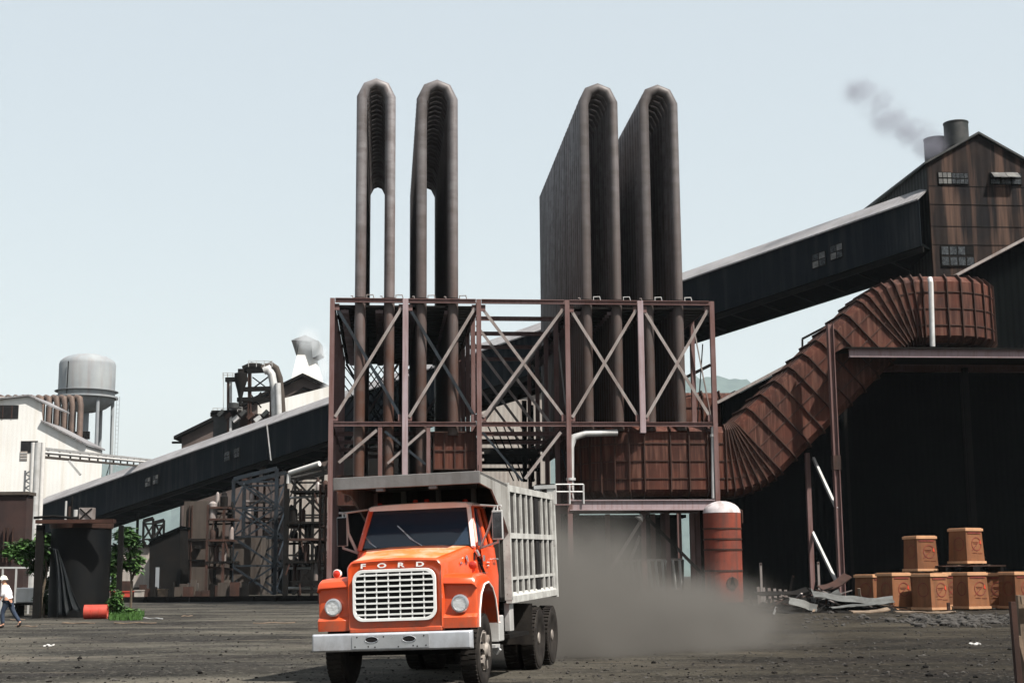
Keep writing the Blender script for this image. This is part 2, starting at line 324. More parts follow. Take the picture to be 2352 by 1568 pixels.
# ------------------------------------------------------------------ ground, hills, haze
def axis_lines(lo, hi, step, far, grow=1.35):
    a = [lo + i * step for i in range(int((hi - lo) / step) + 1)]; s, x = step, a[-1]
    while x < far: s *= grow; x += s; a.append(x)
    s, x = step, a[0]; pre = []
    while x > -far: s *= grow; x -= s; pre.append(x)
    return pre[::-1] + a
xs = axis_lines(-34, 34, .5, 7000); ys = axis_lines(8, 100, .5, 7000)
def gz(x, y):
    f = max(0, 1 - max(abs(x) / 60, abs(y - 50) / 80))
    near = (x + 1) ** 2 + (y - 24) ** 2 < 40
    return f * (0.05 * noise.noise(Vector((x * .35, y * .35, 0))) + 0.03 * noise.noise(Vector((x * 1.4, y * 1.4, 3)))) * (0.25 if near else 1) - .01
gm = MB(); nx = len(xs)
gm.add([(x, y, gz(x, y)) for y in ys for x in xs], [(j * nx + i, j * nx + i + 1, (j + 1) * nx + i + 1, (j + 1) * nx + i) for j in range(len(ys) - 1) for i in range(nx - 1)], True)
def ground_mat():
    m, nt, b = newmat('cinder_yard'); co = coords(nt)
    n1 = nz(nt, coords(nt, (0.5, 1.6, 1)), 0.22, 7, .66)
    col = ramp(nt, n1, [(0.38, (0.022, 0.021, 0.018)), (0.45, (0.043, 0.040, 0.034)), (0.56, (0.062, 0.059, 0.051)), (0.64, (0.083, 0.075, 0.064))])
    big = ramp(nt, nz(nt, coords(nt, (0.16, 0.30, 1)), 1.0, 5, .6), [(0.42, (.35, .35, .36)), (0.58, (1.15, 1.13, 1.08))])
    col = mixc(nt, 1.0, col, big, 'MULTIPLY')
    st = ramp(nt, nz(nt, coords(nt, (0.6, 1.5, 1)), 0.34, 6, .7), [(0.50, (0, 0, 0)), (0.60, (1, 1, 1))])
    col = mixc(nt, mth(nt, 'MULTIPLY', st, 0.6), col, (0.015, 0.013, 0.013))
    st2 = ramp(nt, nz(nt, coords(nt, (0.4, 2.0, 7)), 0.55, 5, .7), [(0.60, (0, 0, 0)), (0.68, (1, 1, 1))])
    col = mixc(nt, mth(nt, 'MULTIPLY', st2, 0.8), col, (0.110, 0.095, 0.075))
    sp = nz(nt, co, 9, 6, .75)
    col = mixc(nt, ramp(nt, sp, [(0.56, (0, 0, 0)), (0.62, (.9, .9, .9))]), col, (0.115, 0.105, 0.092))
    col = mixc(nt, ramp(nt, nz(nt, co, 14, 5, .7), [(0.36, (.8, .8, .8)), (0.46, (0, 0, 0))]), col, (0.014, 0.013, 0.012))
    # right half is browner and darker: oil and clay
    s = nt.nodes.new('ShaderNodeSeparateXYZ'); nt.links.new(coords(nt, raw=True), s.inputs[0])
    f = nt.nodes.new('ShaderNodeMapRange'); f.inputs[1].default_value = -3; f.inputs[2].default_value = 6; nt.links.new(s.outputs[0], f.inputs[0])
    col = mixc(nt, mth(nt, 'MULTIPLY', f.outputs[0], 0.9), col, mixc(nt, 1.0, col, (0.52, 0.47, 0.41), 'MULTIPLY'))
    nt.links.new(col, b.inputs['Base Color']); b.inputs['Roughness'].default_value = 0.95; b.inputs['Specular IOR Level'].default_value = .1
    bp = nt.nodes.new('ShaderNodeBump'); bp.inputs['Strength'].default_value = 0.8; bp.inputs['Distance'].default_value = 0.06
    nt.links.new(mth(nt, 'ADD', sp, mth(nt, 'MULTIPLY', nz(nt, co, 2.2, 4), .8)), bp.inputs['Height']); nt.links.new(bp.outputs[0], b.inputs['Normal'])
    return m
M['ground'] = ground_mat()
tag(gm.build('ground', 'ground'), kind='structure')

hp = [(-400, 1075), (0, 1085), (205, 1062), (330, 1072), (600, 1050), (900, 980), (1200, 905), (1500, 866), (1590, 863), (1650, 866), (1710, 876), (1760, 882), (1900, 900), (2300, 930), (2800, 960)]
hm = MB(); vs = []; n = 240; k = 7
for i in range(n):
    px = -400 + 3200 * i / (n - 1)
    j = max(q for q in range(len(hp) - 1) if hp[q][0] <= px + 1e-6); a, b_ = hp[j], hp[j + 1]
    f = (px - a[0]) / (b_[0] - a[0]); py = a[1] + (b_[1] - a[1]) * f
    top = P(px, py, 5500)
    top.z += 26 * noise.noise(Vector((px * .05, 1, 0))) + 14 * noise.noise(Vector((px * .16, 5, 0))) + 9 * abs(noise.noise(Vector((px * .5, 8, 0))))
    for q in range(k):
        g = q / (k - 1)
        vs.append(Vector((top.x * (1 - .25 * (1 - g)), 5500 - 1300 * (1 - g), -1.5 + (top.z + 1.5) * g ** .8 + (0 if q in (0, k - 1) else 30 * noise.noise(Vector((px * .02, g * 3, 2)))))))
    vs.append(Vector((top.x * 1.2, 6700, -1.5)))
k += 1
hm.add(vs, [(i * k + q, (i + 1) * k + q, (i + 1) * k + q + 1, i * k + q + 1) for i in range(n - 1) for q in range(k - 1)], True)
tag(hm.build('hills', 'hill'), kind='structure')

def volume_obj(name, mb, dens_fn, color, aniso=0.2, root=None, absorb=None):
    m = bpy.data.materials.new(name); m.use_nodes = True; nt = m.node_tree; nt.nodes.clear()
    out = nt.nodes.new('ShaderNodeOutputMaterial'); v = nt.nodes.new('ShaderNodeVolumePrincipled')
    v.inputs['Color'].default_value = (*color, 1); v.inputs['Anisotropy'].default_value = aniso
    if absorb: v.inputs['Absorption Color'].default_value = (*absorb, 1)
    d = dens_fn(nt)
    if isinstance(d, (int, float)): v.inputs['Density'].default_value = d
    else: nt.links.new(d, v.inputs['Density'])
    nt.links.new(v.outputs[0], out.inputs['Volume'])
    o = mb.build(name, m, root); return o
hz = MB().bb(-7500, 7500, -60, 7200, -3, 1000)
tag(volume_obj('haze', hz, lambda nt: 0.00005, (0.80, 0.91, 1.0), 0.0), kind='stuff')

def puff(name, c, rad, dens, color, ns, thr, label, hfade=False, rot=0, seed=0.0, blobs=None, aniso=.2, noisemul=2.4):
    """a drifting cloud: an ellipsoid (or several) of density broken up by noise, in a box that just holds it"""
    c = Vector(c); mb = MB().box((0, 0, 0), (2 * rad[0], 2 * rad[1], 2 * rad[2])); mb.xf(Matrix.Identity(4))
    def fn(nt):
        t = nt.nodes.new('ShaderNodeTexCoord')
        def blob(bc, br):
            mp = nt.nodes.new('ShaderNodeMapping'); mp.inputs['Scale'].default_value = (1 / br[0], 1 / br[1], 1 / br[2])
            mp.inputs['Location'].default_value = (-bc[0] / br[0], -bc[1] / br[1], -bc[2] / br[2])
            nt.links.new(t.outputs['Object'], mp.inputs[0])
            ln = nt.nodes.new('ShaderNodeVectorMath'); ln.operation = 'LENGTH'; nt.links.new(mp.outputs[0], ln.inputs[0])
            return mth(nt, 'MAXIMUM', mth(nt, 'SUBTRACT', 1.0, ln.outputs['Value']), 0.0)
        g = None
        for bc, br, wt in (blobs or [((0, 0, 0), rad, 1)]):
            q = mth(nt, 'MULTIPLY', blob(bc, br), wt); g = q if g is None else mth(nt, 'MAXIMUM', g, q)
        mp = nt.nodes.new('ShaderNodeMapping'); mp.inputs['Location'].default_value = (seed, seed, seed); nt.links.new(t.outputs['Object'], mp.inputs[0])
        nn = nz(nt, mp.outputs[0], ns, 5, .6)
        d = mth(nt, 'MAXIMUM', mth(nt, 'SUBTRACT', mth(nt, 'ADD', g, mth(nt, 'MULTIPLY', mth(nt, 'SUBTRACT', nn, .5), noisemul)), thr), 0.0)
        edge = mth(nt, 'MINIMUM', mth(nt, 'MULTIPLY', g, 2.2), 1.0); d = mth(nt, 'MULTIPLY', d, mth(nt, 'MULTIPLY', edge, edge))
        if hfade:
            s3 = nt.nodes.new('ShaderNodeSeparateXYZ'); nt.links.new(t.outputs['Object'], s3.inputs[0])
            hh = mth(nt, 'MAXIMUM', mth(nt, 'SUBTRACT', 1.0, mth(nt, 'DIVIDE', mth(nt, 'ADD', s3.outputs[2], hfade), 2 * hfade)), 0.0)
            d = mth(nt, 'MULTIPLY', d, mth(nt, 'MULTIPLY', hh, hh))
        return mth(nt, 'MULTIPLY', d, dens)
    o = volume_obj(name, mb, fn, color, aniso); o.location = c; o.rotation_euler = (0, 0, rot)
    tag(o, label, name.split('_')[0] if '_' in name else name, kind='stuff'); return o
# dust thrown up behind the lorry, drifting to the right
puff('dust_cloud', (5.0, 37.0, 2.4), (8.4, 13.5, 2.5), 2.6, (0.235, 0.222, 0.205), 0.55, 0.14, 'brown grey dust cloud blowing away behind the dump truck', rot=R(-14), seed=3.1,
     blobs=[((-3.4, -2, -2.4), (4.6, 11, 4.9), 1.0), ((-2.2, -1, -2.5), (5.8, 12, 2.9), 1.0)], noisemul=2.8, hfade=2.4)
sm = P(2040, 275, 118)
puff('smoke_plume', sm, (6.2, 2.6, 5.0), 0.55, (0.34, 0.34, 0.40), 0.5, 0.06, 'thin grey smoke drifting left from the roof vents', seed=8.3,
     blobs=[((3.3, 0, -2.2), (2.6, 2.2, 2.2), .9), ((1.9, 0, -1.0), (3.2, 2.3, 2.3), .9), ((.3, 0, .0), (3.2, 2.3, 2.5), .8), ((-.9, 0, 1.3), (2.6, 2.2, 2.3), .75), ((-2.2, 0, 2.5), (2.5, 2.0, 2.0), .85)], noisemul=3.2)
st = P(735, 832, 187)
puff('steam_plume', st, (3.2, 2.6, 5.2), 0.7, (0.88, 0.90, 0.92), 0.5, 0.08, 'pale steam sinking beside the tapered white ventilator', seed=1.7, noisemul=1.2,
     blobs=[((-1.6, 0, 3.0), (2.4, 2.2, 2.6), .9), ((.4, 0, 0), (1.6, 2, 4.2), .8), ((1.4, 0, -3.4), (1.8, 2, 1.8), .8)])
# ------------------------------------------------------------------ steelwork that carries the cooler tubes
PX = [762, 931, 1100, 1303, 1471, 1636]
PU = [(L(x + dx, 830, 0)[0]) for x, dx in zip(PX, (0, 0, 0, 1, 2, 2))]
ZT = L(1200, 693, 0)[1]; ZM = L(1200, 974, 0)[1]; ROWS = [0, 6.1, 12.2, 18.3, 24.4]
ZL = L(780, 1300, 0)[1]
fr = frthing('steel_frame', 'tall reddish steel frame of posts and crossed braces under the four tube loops', 'steel frame', 0, 0)
for r, t in enumerate(ROWS):
    for i, u in enumerate(PU):
        if r and i in (1, 4) and r < 4: continue
        wd = .36 if i in (1, 4) else .30
        mt = 'frame_pale' if (i in (1, 4) and r == 0) else 'frame'
        z0 = L(1471, 994, 0)[1] if (i == 4) else 0
        MB().ibar((u, t, z0), (u, t, ZT + .12), wd, .30, .05, up=(0, 1, 0)).build('post', mt, fr, FR)
    for z, q in ((ZT, 0), (ZM, 1)):
        for i in range(5):
            MB().ibar((PU[i] + .18, t, z), (PU[i + 1] - .18, t, z), .22, .28, .04).build('beam', 'frame', fr, FR)
    for i in range(5):
        if r and i != 2 and r != 4: continue
        a, b = PU[i] + .25, PU[i + 1] - .25; z0, z1 = ZM + .45, ZT - .45
        m1, m2 = ('brace', 'brace')
        if i in (0, 1): m2 = 'blue_steel'
        MB().bar((a, t + .02, z0), (b, t + .02, z1), .05, .19, (0, 0, 1)).build('brace', m1, fr, FR)
        MB().bar((a, t + .10, z1), (b, t + .10, z0), .05, .19, (0, 0, 1)).build('brace', m2, fr, FR)
# gusset plates as one part per post on the front
for i, u in enumerate(PU):
    for z in (ZT - .42, ZM + .42):
        for s in ((1,) if i == 0 else (-1,) if i == 5 else (-1, 1)): MB().box((u + s * .27, .06, z), (.34, .03, .42)).build('gusset', 'frame', fr, FR)
# lower braces and small posts
def fbar(x0, y0, x1, y1, t, w, mat, name='brace', i=False):
    a, b = LV(x0, y0, t), LV(x1, y1, t)
    (MB().ibar(a, b, w, w * .95, .04, up=(0, 1, 0)) if i else MB().bar(a, b, .07, w)).build(name, mat, fr, FR)
for t in (0.02, 12.2):
    fbar(778, 1062, 866, 987, t, .19, 'brace'); fbar(936, 1022, 976, 987, t, .16, 'brace'); fbar(884, 990, 926, 1024, t, .16, 'blue_steel')
    fbar(938, 1034, 978, 1066, t, .15, 'blue_steel'); fbar(890, 1064, 926, 1032, t, .15, 'brace')
    fbar(1206, 1099, 1288, 992, t, .19, 'brace'); fbar(1108, 992, 1200, 1104, t, .14, 'blue_steel')
fbar(873, 978, 873, 1100, .05, .26, 'frame', 'post', True); fbar(984, 978, 984, 1100, .05, .24, 'frame', 'post', True)
fbar(1085, 740, 1088, 972, 5.2, .24, 'frame', 'post', True); fbar(1590, 748, 1594, 975, 6, .26, 'frame', 'post', True)
fbar(1592, 746, 1632, 952, 5.5, .12, 'brace'); fbar(1614, 790, 1602, 972, 6.5, .08, 'soot')
fbar(1578, 865, 1632, 838, 9, .22, 'soot'); fbar(1280, 760, 1302, 962, 7, .20, 'silver'); fbar(1446, 812, 1470, 968, 7, .18, 'silver')
fbar(1290, 1030, 1308, 1110, 5, .14, 'blue_steel')
for t in (6.1, 12.2, 18.3, 24.4): fbar(1112, 1030 + t, 1235, 1030 + t, t, .30, 'soot', 'beam', True)
for y in (1012, 1046, 1062, 1078): fbar(1104, y, 1240, y, 14 + (y - 1012) * .05, .26, 'soot', 'beam')
fbar(1204, 920, 1206, 1106, 15, .34, 'soot', 'post', True); fbar(1222, 930, 1224, 1106, 19, .22, 'soot', 'post', True)
for k in range(6): fbar(1112 + k * 22, 960 + 8 * k, 1180 + k * 12, 1104, 10 + k, .09, 'soot')
# side beams running back and the front rail by the platform
for i in (0, 2, 3, 5):
    for z in (ZT, ZM): MB().ibar((PU[i], .2, z - .02), (PU[i], 24.2, z - .02), .2, .24, .04).build('side_beam', 'frame', fr, FR)
# top deck in two halves (open centre bay)
def deck(i0, i1):
    m = MB()
    for k in range(25): m.bb(PU[i0] + .2, PU[i1] - .2, .45 + k, 1.2 + k, ZT - .35, ZT - .22)
    m.build('deck', 'soot', fr, FR)
    for k in range(4):
        d = MB()
        d.bb(PU[i0] + .7 + k * (PU[i1] - PU[i0]) / 4.2, PU[i0] + .8 + k * (PU[i1] - PU[i0]) / 4.2, .9, 24, ZT - .5, ZT - .42)
        for q in range(24): d.bb(0, .5, 0, .1, 0, .2); d.xf(Matrix.Translation((PU[i0] + .5 + k * (PU[i1] - PU[i0]) / 4.2, .9 + q, ZT - .65 )), len(d.v) - 8)
        d.build('hanger_row', 'frame_pale', fr, FR)
deck(0, 2); deck(3, 5)
# lattice behind left bay
lat = MB(); a = LV(838, 840, 24.5); b = LV(884, 965, 24.5)
for k in range(-5, 5):
    x0 = a.x + k * .55
    for sgn in (1, -1):
        p = Vector((x0 if sgn > 0 else x0 + 3.2, 24.6, a.z)); q = Vector((x0 + 3.2 if sgn > 0 else x0, 24.6, b.z)); lat.bar(p, q, .05, .09)
lat.build('lattice', 'soot', fr, FR)

# ------------------------------------------------------------------ the gas coolers: rows of inverted U tubes
def u_mesh(ul, ur, t, ztop, zb_l, zb_r, r, kind='X', n=14):
    c = (ul + ur) / 2; h = (ur - ul) / 2
    pts = [(ul, zb_l)]
    for an, k in ((180, 1), (128, 1.0), (90, 1.04), (52, 1.0), (0, 1)):
        pts.append((c + h * k * math.cos(R(an)), ztop - r - h + h * k * math.sin(R(an))))
    pts.append((ur, zb_r))
    return MB().tube([(x, t, z) for x, z in pts], r, n)
def legu(x, y=560): return L(x, y, .55)[0]
ztop = L(1010, 186, .55)[1]; RT = .345
lefts = [(828.5, 895, 1095, 1095), (968, 1040, 1095, 1000)]
rights = [(1345, 1413, 989, 989), (1485, 1553, 989, 989)]
for nm, lab, cols, hx in (('gas_cooler', 'left pair of tall steel U tube loops with daylight between their legs', lefts, (1, 0)), ('gas_cooler', 'right pair of tall dark U tube loops standing over the red duct', rights, (0, 1))):
    uc = legu(cols[0][0])
    gc = frthing(nm, lab, 'gas cooler', uc, 0, 'tube coolers on the steel frame')
    for (xl, xr, yl, yr) in cols:
        ul, ur = legu(xl), legu(xr); zl, zr = L(xl, yl, .55)[1], L(xr, yr, .55)[1]
        first = None
        for k in range(25):
            if first is None:
                first = u_mesh(ul, ur, .55, ztop, zl, zr, RT, n=20).build('u_tube', 'tube', gc, FR, sharp=50)
            elif k == 1:
                second = u_mesh(ul, ur, .55, ztop, zl, zr, RT, n=12).build('u_tube', 'tube', gc, FR, sharp=50); second.location = (0, 1.0, 0)
            else:
                o = second.copy(); COL.objects.link(o); o.parent = gc; o.location = (0, 1.0 * k, 0)
        # collars and handrail loops where the front legs pass the deck
        for uu in (ul, ur):
            cm = MB().lathe([(RT + .02, ZT + .14), (RT + .14, ZT + .14), (RT + .14, ZT + .24), (RT + .02, ZT + .24)], 18, (uu, .55, 0)); cm.build('collar', 'soot', gc, FR)
            hd = MB().tube([(uu + .42, .3, ZT + .14), (uu + .42, .3, ZT + .42), (uu + .82, .3, ZT + .44), (uu + .9, .3, ZT + .14)], .03, 6); hd.build('lifting_bail', 'silver' if hx[1] else 'brace', gc, FR)
            if uu == ul or not hx[1]:
                MB().tube([(uu - .45, .3, ZT + .14), (uu - .47, .3, ZT + .34), (uu - .6, .3, ZT + .34)], .03, 6).build('lifting_bail', 'brace', gc, FR)
        # joints between the plates of the tube (weld rings) on the front loop
# collector boxes under the left cooler
lc = frthing('collector_box', 'rusty plated collector box hung behind the dump body visor', 'duct', (PU[0] + PU[2]) / 2, 1)
def boxduct(root, x0, y0, x1, y1, t0, t1, nx, nzr, name='box_plate'):
    a, b = LV(x0, y1, t0), LV(x1, y0, t0)
    MB().bb(a.x, b.x, t0, t1, a.z, b.z).build(name, 'rust', root, FR)
    ribs = MB()
    for i in range(nx + 1):
        x = a.x + (b.x - a.x) * i / nx; ribs.bb(x - .045, x + .045, t0 - .09, t0 - .002, a.z, b.z)
    for j in range(nzr + 1):
        z = a.z + (b.z - a.z) * j / nzr; ribs.bb(a.x - .05, b.x + .05, t0 - .075, t0 - .003, z - .035, z + .035)
    ribs.build('stiffener', 'rust_rib', root, FR)
boxduct(lc, 997, 992, 1092, 1077, .5, 4.2, 4, 2)
lc2 = frthing('collector_box', 'long rusty collector box low behind the orange cab', 'duct', (PU[0] + PU[2]) / 2, 1.2)
boxduct(lc2, 775, 1092, 1092, 1160, 1.0, 22, 8, 1)

# ------------------------------------------------------------------ the big ribbed red duct
def fillet(pts, rads, step=R(7)):
    out = [pts[0]]
    for i in range(1, len(pts) - 1):
        a, b, c = pts[i - 1], pts[i], pts[i + 1]; d1 = (b - a).normalized(); d2 = (c - b).normalized(); an = d1.angle(d2); rd = rads[i - 1]
        tl = rd * math.tan(an / 2); s = b - d1 * tl; n = (d2 - d1 * d1.dot(d2)).normalized(); cen = s + n * rd
        ax = d1.cross(d2).normalized(); k = max(2, int(an / step))
        for j in range(k + 1): out.append(cen + Matrix.Rotation(an * j / k, 3, ax) @ (s - cen))
    out.append(pts[-1]); return out
def frames(path):
    """unit tangent and a carried side vector at each point"""
    res = []; x = None
    for i, p in enumerate(path):
        t = ((path[min(i + 1, len(path) - 1)]) - path[max(i - 1, 0)]).normalized()
        if x is None:
            x = t.cross(Vector((0, 0, 1))).normalized() if abs(t.z) < .9 else Vector((1, 0, 0))
        x = (x - t * x.dot(t)).normalized(); res.append((p, t, x)); 
    return res
def resample(path, ds):
    out = [path[0]]; acc = 0
    for a, b in zip(path, path[1:]):
        ln = (b - a).length; d = ds - acc
        while d <= ln: out.append(a + (b - a) * (d / ln)); d += ds
        acc = (acc + ln) % ds if ln else acc
        acc = ln - (d - ds) 
    return out
TD = 2.55; RD = L(1500, 985, TD)[1] - L(1500, 1142, TD)[1]; RD /= 2
def dv(x, y): return LV(x, y, TD)
p1 = dv(1402, 1064); pA = dv(1693, 1064); pB = dv(2040, 722); pe = dv(2232, 722)
main = [p1 + Vector((0, 9, 0)), p1, pA, pB, pe, pe + Vector((0, 10, 0))]
path = fillet(main, [2.35, 3.2, 4.2, 2.6], R(6))
big = frthing('ribbed_duct', 'huge rusty red ribbed duct in an S bend from cooler to black shed', 'duct', p1.x, TD)
def sec_pts(hw, ch, o, x, y):           # square section with clipped corners
    c = hw - ch
    return [o + x * a + y * b for a, b in ((hw, c), (c, hw), (-c, hw), (-hw, c), (-hw, -c), (-c, -hw), (c, -hw), (hw, -c))]
def duct(root, path, rad, seg_rib=1.25, name='duct_shell', ribw=.075, ribh=.15, ch=.42):
    fr_ = frames(path); m = MB(); vs = []; n = 8
    for p, t, x in fr_:
        vs += sec_pts(rad, ch, p, x, t.cross(x).normalized())
    k = len(fr_); m.add(vs, [(i * n + j, i * n + (j + 1) % n, (i + 1) * n + (j + 1) % n, (i + 1) * n + j) for i in range(k - 1) for j in range(n)], False)
    m.build(name, 'rust', root, FR)
    dist = [0]
    for a, b in zip(path, path[1:]): dist.append(dist[-1] + (b - a).length)
    def at(s):
        for i in range(len(path) - 1):
            if dist[i + 1] >= s:
                f = (s - dist[i]) / max(1e-6, dist[i + 1] - dist[i]); p = path[i].lerp(path[i + 1], f)
                t0, t1 = fr_[i][1], fr_[i + 1][1]; return p, t0.lerp(t1, f).normalized(), fr_[i][2].lerp(fr_[i + 1][2], f).normalized()
        return fr_[-1]
    ss = []
    for i in range(len(path) - 1):
        ln = dist[i + 1] - dist[i]
        if ln > seg_rib * .75:
            q = max(1, round(ln / seg_rib)); ss += [dist[i] + ln * j / q for j in range(q)]
        else: ss.append(dist[i])
    last = -9
    for s in ss:
        if s - last < .32: continue
        last = s
        p, t, x = at(s); y = t.cross(x).normalized(); rg = MB(); N = 8; vv = []
        for rr, off in ((rad - .02, -ribw / 2), (rad + ribh, -ribw / 2), (rad + ribh, ribw / 2), (rad - .02, ribw / 2)):
            vv += sec_pts(rr, ch, p + t * off, x, y)
        rg.add(vv, [(a * N + j, a * N + (j + 1) % N, ((a + 1) % 4) * N + (j + 1) % N, ((a + 1) % 4) * N + j) for a in range(4) for j in range(N)])
        rg.build('ring_rib', 'rust_rib', root, FR)
    for sx, sy in ((1, 0), (-1, 0), (0, 1), (0, -1)):
        for off in (-.5, 0, .5):
            lg = MB()
            for (p, t, x), (p2, t2, x2) in zip(fr_, fr_[1:]):
                if (p2 - p).length < .02: continue
                y = t.cross(x).normalized(); y2 = t2.cross(x2).normalized(); w_ = .035
                o1, o2 = x * sx + y * sy, x2 * sx + y2 * sy; q1, q2 = (y * sx + x * sy) , (y2 * sx + x2 * sy)
                c1, c2 = p + q1 * (off * rad), p2 + q2 * (off * rad)
                A, B, C, D = c1 + o1 * (rad - .02), c2 + o2 * (rad - .02), c1 + o1 * (rad + .065), c2 + o2 * (rad + .065); s1, s2 = q1 * w_, q2 * w_
                lg.add([A - s1, A + s1, C + s1, C - s1, B - s2, B + s2, D + s2, D - s2], [(0, 1, 5, 4), (1, 2, 6, 5), (2, 3, 7, 6), (3, 0, 4, 7)])
            lg.build('seam_rib', 'rust_rib', root, FR)
duct(big, path, RD)
# flanges: pale pipes strapped over the joints
bd2 = frthing('ribbed_duct', 'rusty ribbed duct end seen between the steel frame and the black shed roof', 'duct', *(lambda v: (v.x, v.y))(LV(1620, 950, 12)))
duct(bd2, [LV(1560, 978, 12), LV(1640, 978, 12), LV(1712, 978, 12), LV(1780, 978, 12)], 2.2)
def pipe(name, label, pts, r, mat, cat='pipe', n=14, extra=None):
    v = [LV(*p) for p in pts]; rt = frthing(name, label, cat, v[0].x, v[0].y)
    MB().tube(v, r, n).build('pipe_run', mat, rt, FR)
    if extra:
        for q in extra:
            c = LV(*q); MB().tube([c - Vector((0, 0, .08)), c + Vector((0, 0, .08))], r * 1.5, n).build('flange', mat, rt, FR)
    return rt
pipe('vertical_pipe', 'slim silver pipe hanging on the right end of the cooler frame', [(1637, 978, .05), (1638.5, 1144, .05)], .12, 'silver', extra=[(1637, 1000, .05)])
pipe('vertical_pipe', 'short silver pipe clamped upright across the top of the red duct', [(2136, 640, -.2), (2138, 650, -.55), (2142, 796, -.55)], .17, 'silver')
pipe('bent_pipe', 'silver pipe bending down over the left end of the red duct', [(1418, 993, .25), (1345, 995, .2), (1318, 1004, .15), (1311, 1026, .1), (1311, 1150, .1)], .21, 'silver', extra=[(1311, 1100, .1)])

# platform under the duct
pf = frthing('duct_platform', 'long lilac steel beam platform carrying the lower red duct', 'platform', *(lambda v: (v.x, v.y))(LV(1316, 1160, 0)))
a = LV(1308, 1160, -.1); b = LV(1642, 1160, -.1)
MB().ibar((a.x, -.1, a.z), (b.x, -.1, a.z), .3, .66, .06).build('edge_beam', 'frame_pale', pf, FR)
MB().bb(a.x, b.x, .06, 5.2, a.z + .33, a.z + .41).build('platform_plate', 'soot', pf, FR)
MB().ibar((a.x, 5.1, a.z), (b.x, 5.1, a.z), .3, .6, .06).build('edge_beam', 'frame', pf, FR)
for x, t, mt in ((1310, .02, 'frame'), (1478, 1.5, 'frame'), (1533, 3, 'frame'), (1500, 5, 'frame'), (1396, 5, 'frame'), (1590, 4.5, 'frame'), (1640, 4.5, 'soot')):
    u = L(x, 1230, t)[0]; MB().ibar((u, t, 0), (u, t, a.z - .34), .3, .3, .05, up=(0, 1, 0)).build('column', mt, pf, FR)
for x0, y0, x1, y1, t in ((1478, 1186, 1388, 1330, 1.2), (1484, 1186, 1640, 1345, 1.0), (1470, 1230, 1430, 1330, 2), (1258 + 40, 1185, 1312, 1290, .5)):
    MB().bar(LV(x0, y0, t), LV(x1, y1, t), .06, .2).build('brace', 'brace' if x1 < x0 else 'soot', pf, FR)
for k, x in enumerate((1290, 1312, 1336)):
    pass
hr = MB()
ra, rb = LV(1276, 1112, -.3), LV(1340, 1112, -.3); rc = LV(1276, 1146, -.3)
for z in (ra.z, (ra.z + rc.z) / 2): hr.tube([(ra.x, -.3, z), (rb.x, -.3, z)], .05, 8)
for x in (ra.x, (ra.x + rb.x) / 2, rb.x): hr.tube([(x, -.3, rc.z - .3), (x, -.3, ra.z)], .06, 8)
hr.build('handrail', 'silver', pf, FR)
MB().bb(ra.x - .2, a.x, -.4, 1.5, rc.z - .38, rc.z - .3).build('landing', 'frame', pf, FR)

# red upright tank
tc = LV(1660, 1250, -3.2)
tk = frthing('upright_tank', 'red riveted upright tank with a white domed top', 'tank', tc.x, tc.y)
Rk = L(1703, 1250, -3.2)[0] - tc.x - .02; zc = L(1660, 1178, -3.2)[1]; zd = L(1660, 1150, -3.2)[1]
MB().lathe([(Rk, 0), (Rk, zc)], 36, (tc.x, tc.y, 0)).build('shell', 'red_tank', tk, FR)
MB().lathe([(Rk * math.cos(a_ * R(15)) + .01, zc + (zd - zc) * math.sin(a_ * R(15))) for a_ in range(0, 6)] + [(.001, zd)], 36, (tc.x, tc.y, 0)).build('dome', 'dome', tk, FR)
for y in (1214, 1238, 1262, 1310):
    z = L(1660, y, -3.2)[1]; MB().lathe([(Rk, z - .05), (Rk + .035, z - .05), (Rk + .035, z + .05), (Rk, z + .05)], 36, (tc.x, tc.y, 0), smooth=False).build('band', 'rust_rib', tk, FR)
hc = LV(1672, 1338, -3.2); hm_ = MB().lathe([(.001, -.05), (.34, -.05), (.36, 0), (.36, .2)], 24, (0, 0, 0), 'Y'); hm_.xf(Matrix.Translation((hc.x, tc.y - Rk - .02, hc.z))); hm_.build('manhole', 'rust2', tk, FR)
for k in range(3):
    MB().bar((hc.x + (k - 1) * .12, tc.y - Rk - .1, hc.z - .1 * (k != 1)), (hc.x, tc.y - Rk - .1, hc.z + .35), .05).build('manhole_clamp', 'soot', tk, FR)
MB().tube([(tc.x + Rk + .12, tc.y, zc - .6), (tc.x + Rk + .12, tc.y, zc + .15), (tc.x + Rk - .3, tc.y, zc + .3)], .05, 8).build('vent_pipe', 'rust2', tk, FR)

# row of pipe stubs / rack behind the dust
rk = frthing('tube_rack', 'leaning rack of thin grey tubes half hidden in the dust', 'rack', *(lambda v: (v.x, v.y))(LV(1495, 1370, 3)))
for k in range(11):
    x = 1428 + k * 13.2; MB().tube([LV(x + 6, 1354, 3.3), LV(x - 2 + 3 * math.sin(k * 2.1), 1286, 2.9)], .09, 8).build('tube', 'silver', rk, FR)
MB().bar(LV(1416, 1288, 3.1), LV(1566, 1284, 3.1), .12, .16).build('rail', 'brace', rk, FR)
MB().bar(LV(1420, 1352, 3.3), LV(1572, 1352, 3.3), .12, .12).build('rail', 'brace', rk, FR)
for x in (1418, 1568): MB().bar(LV(x, 1284, 3.2), LV(x, 1386, 3.2), .14, .14).build('leg', 'soot', rk, FR)

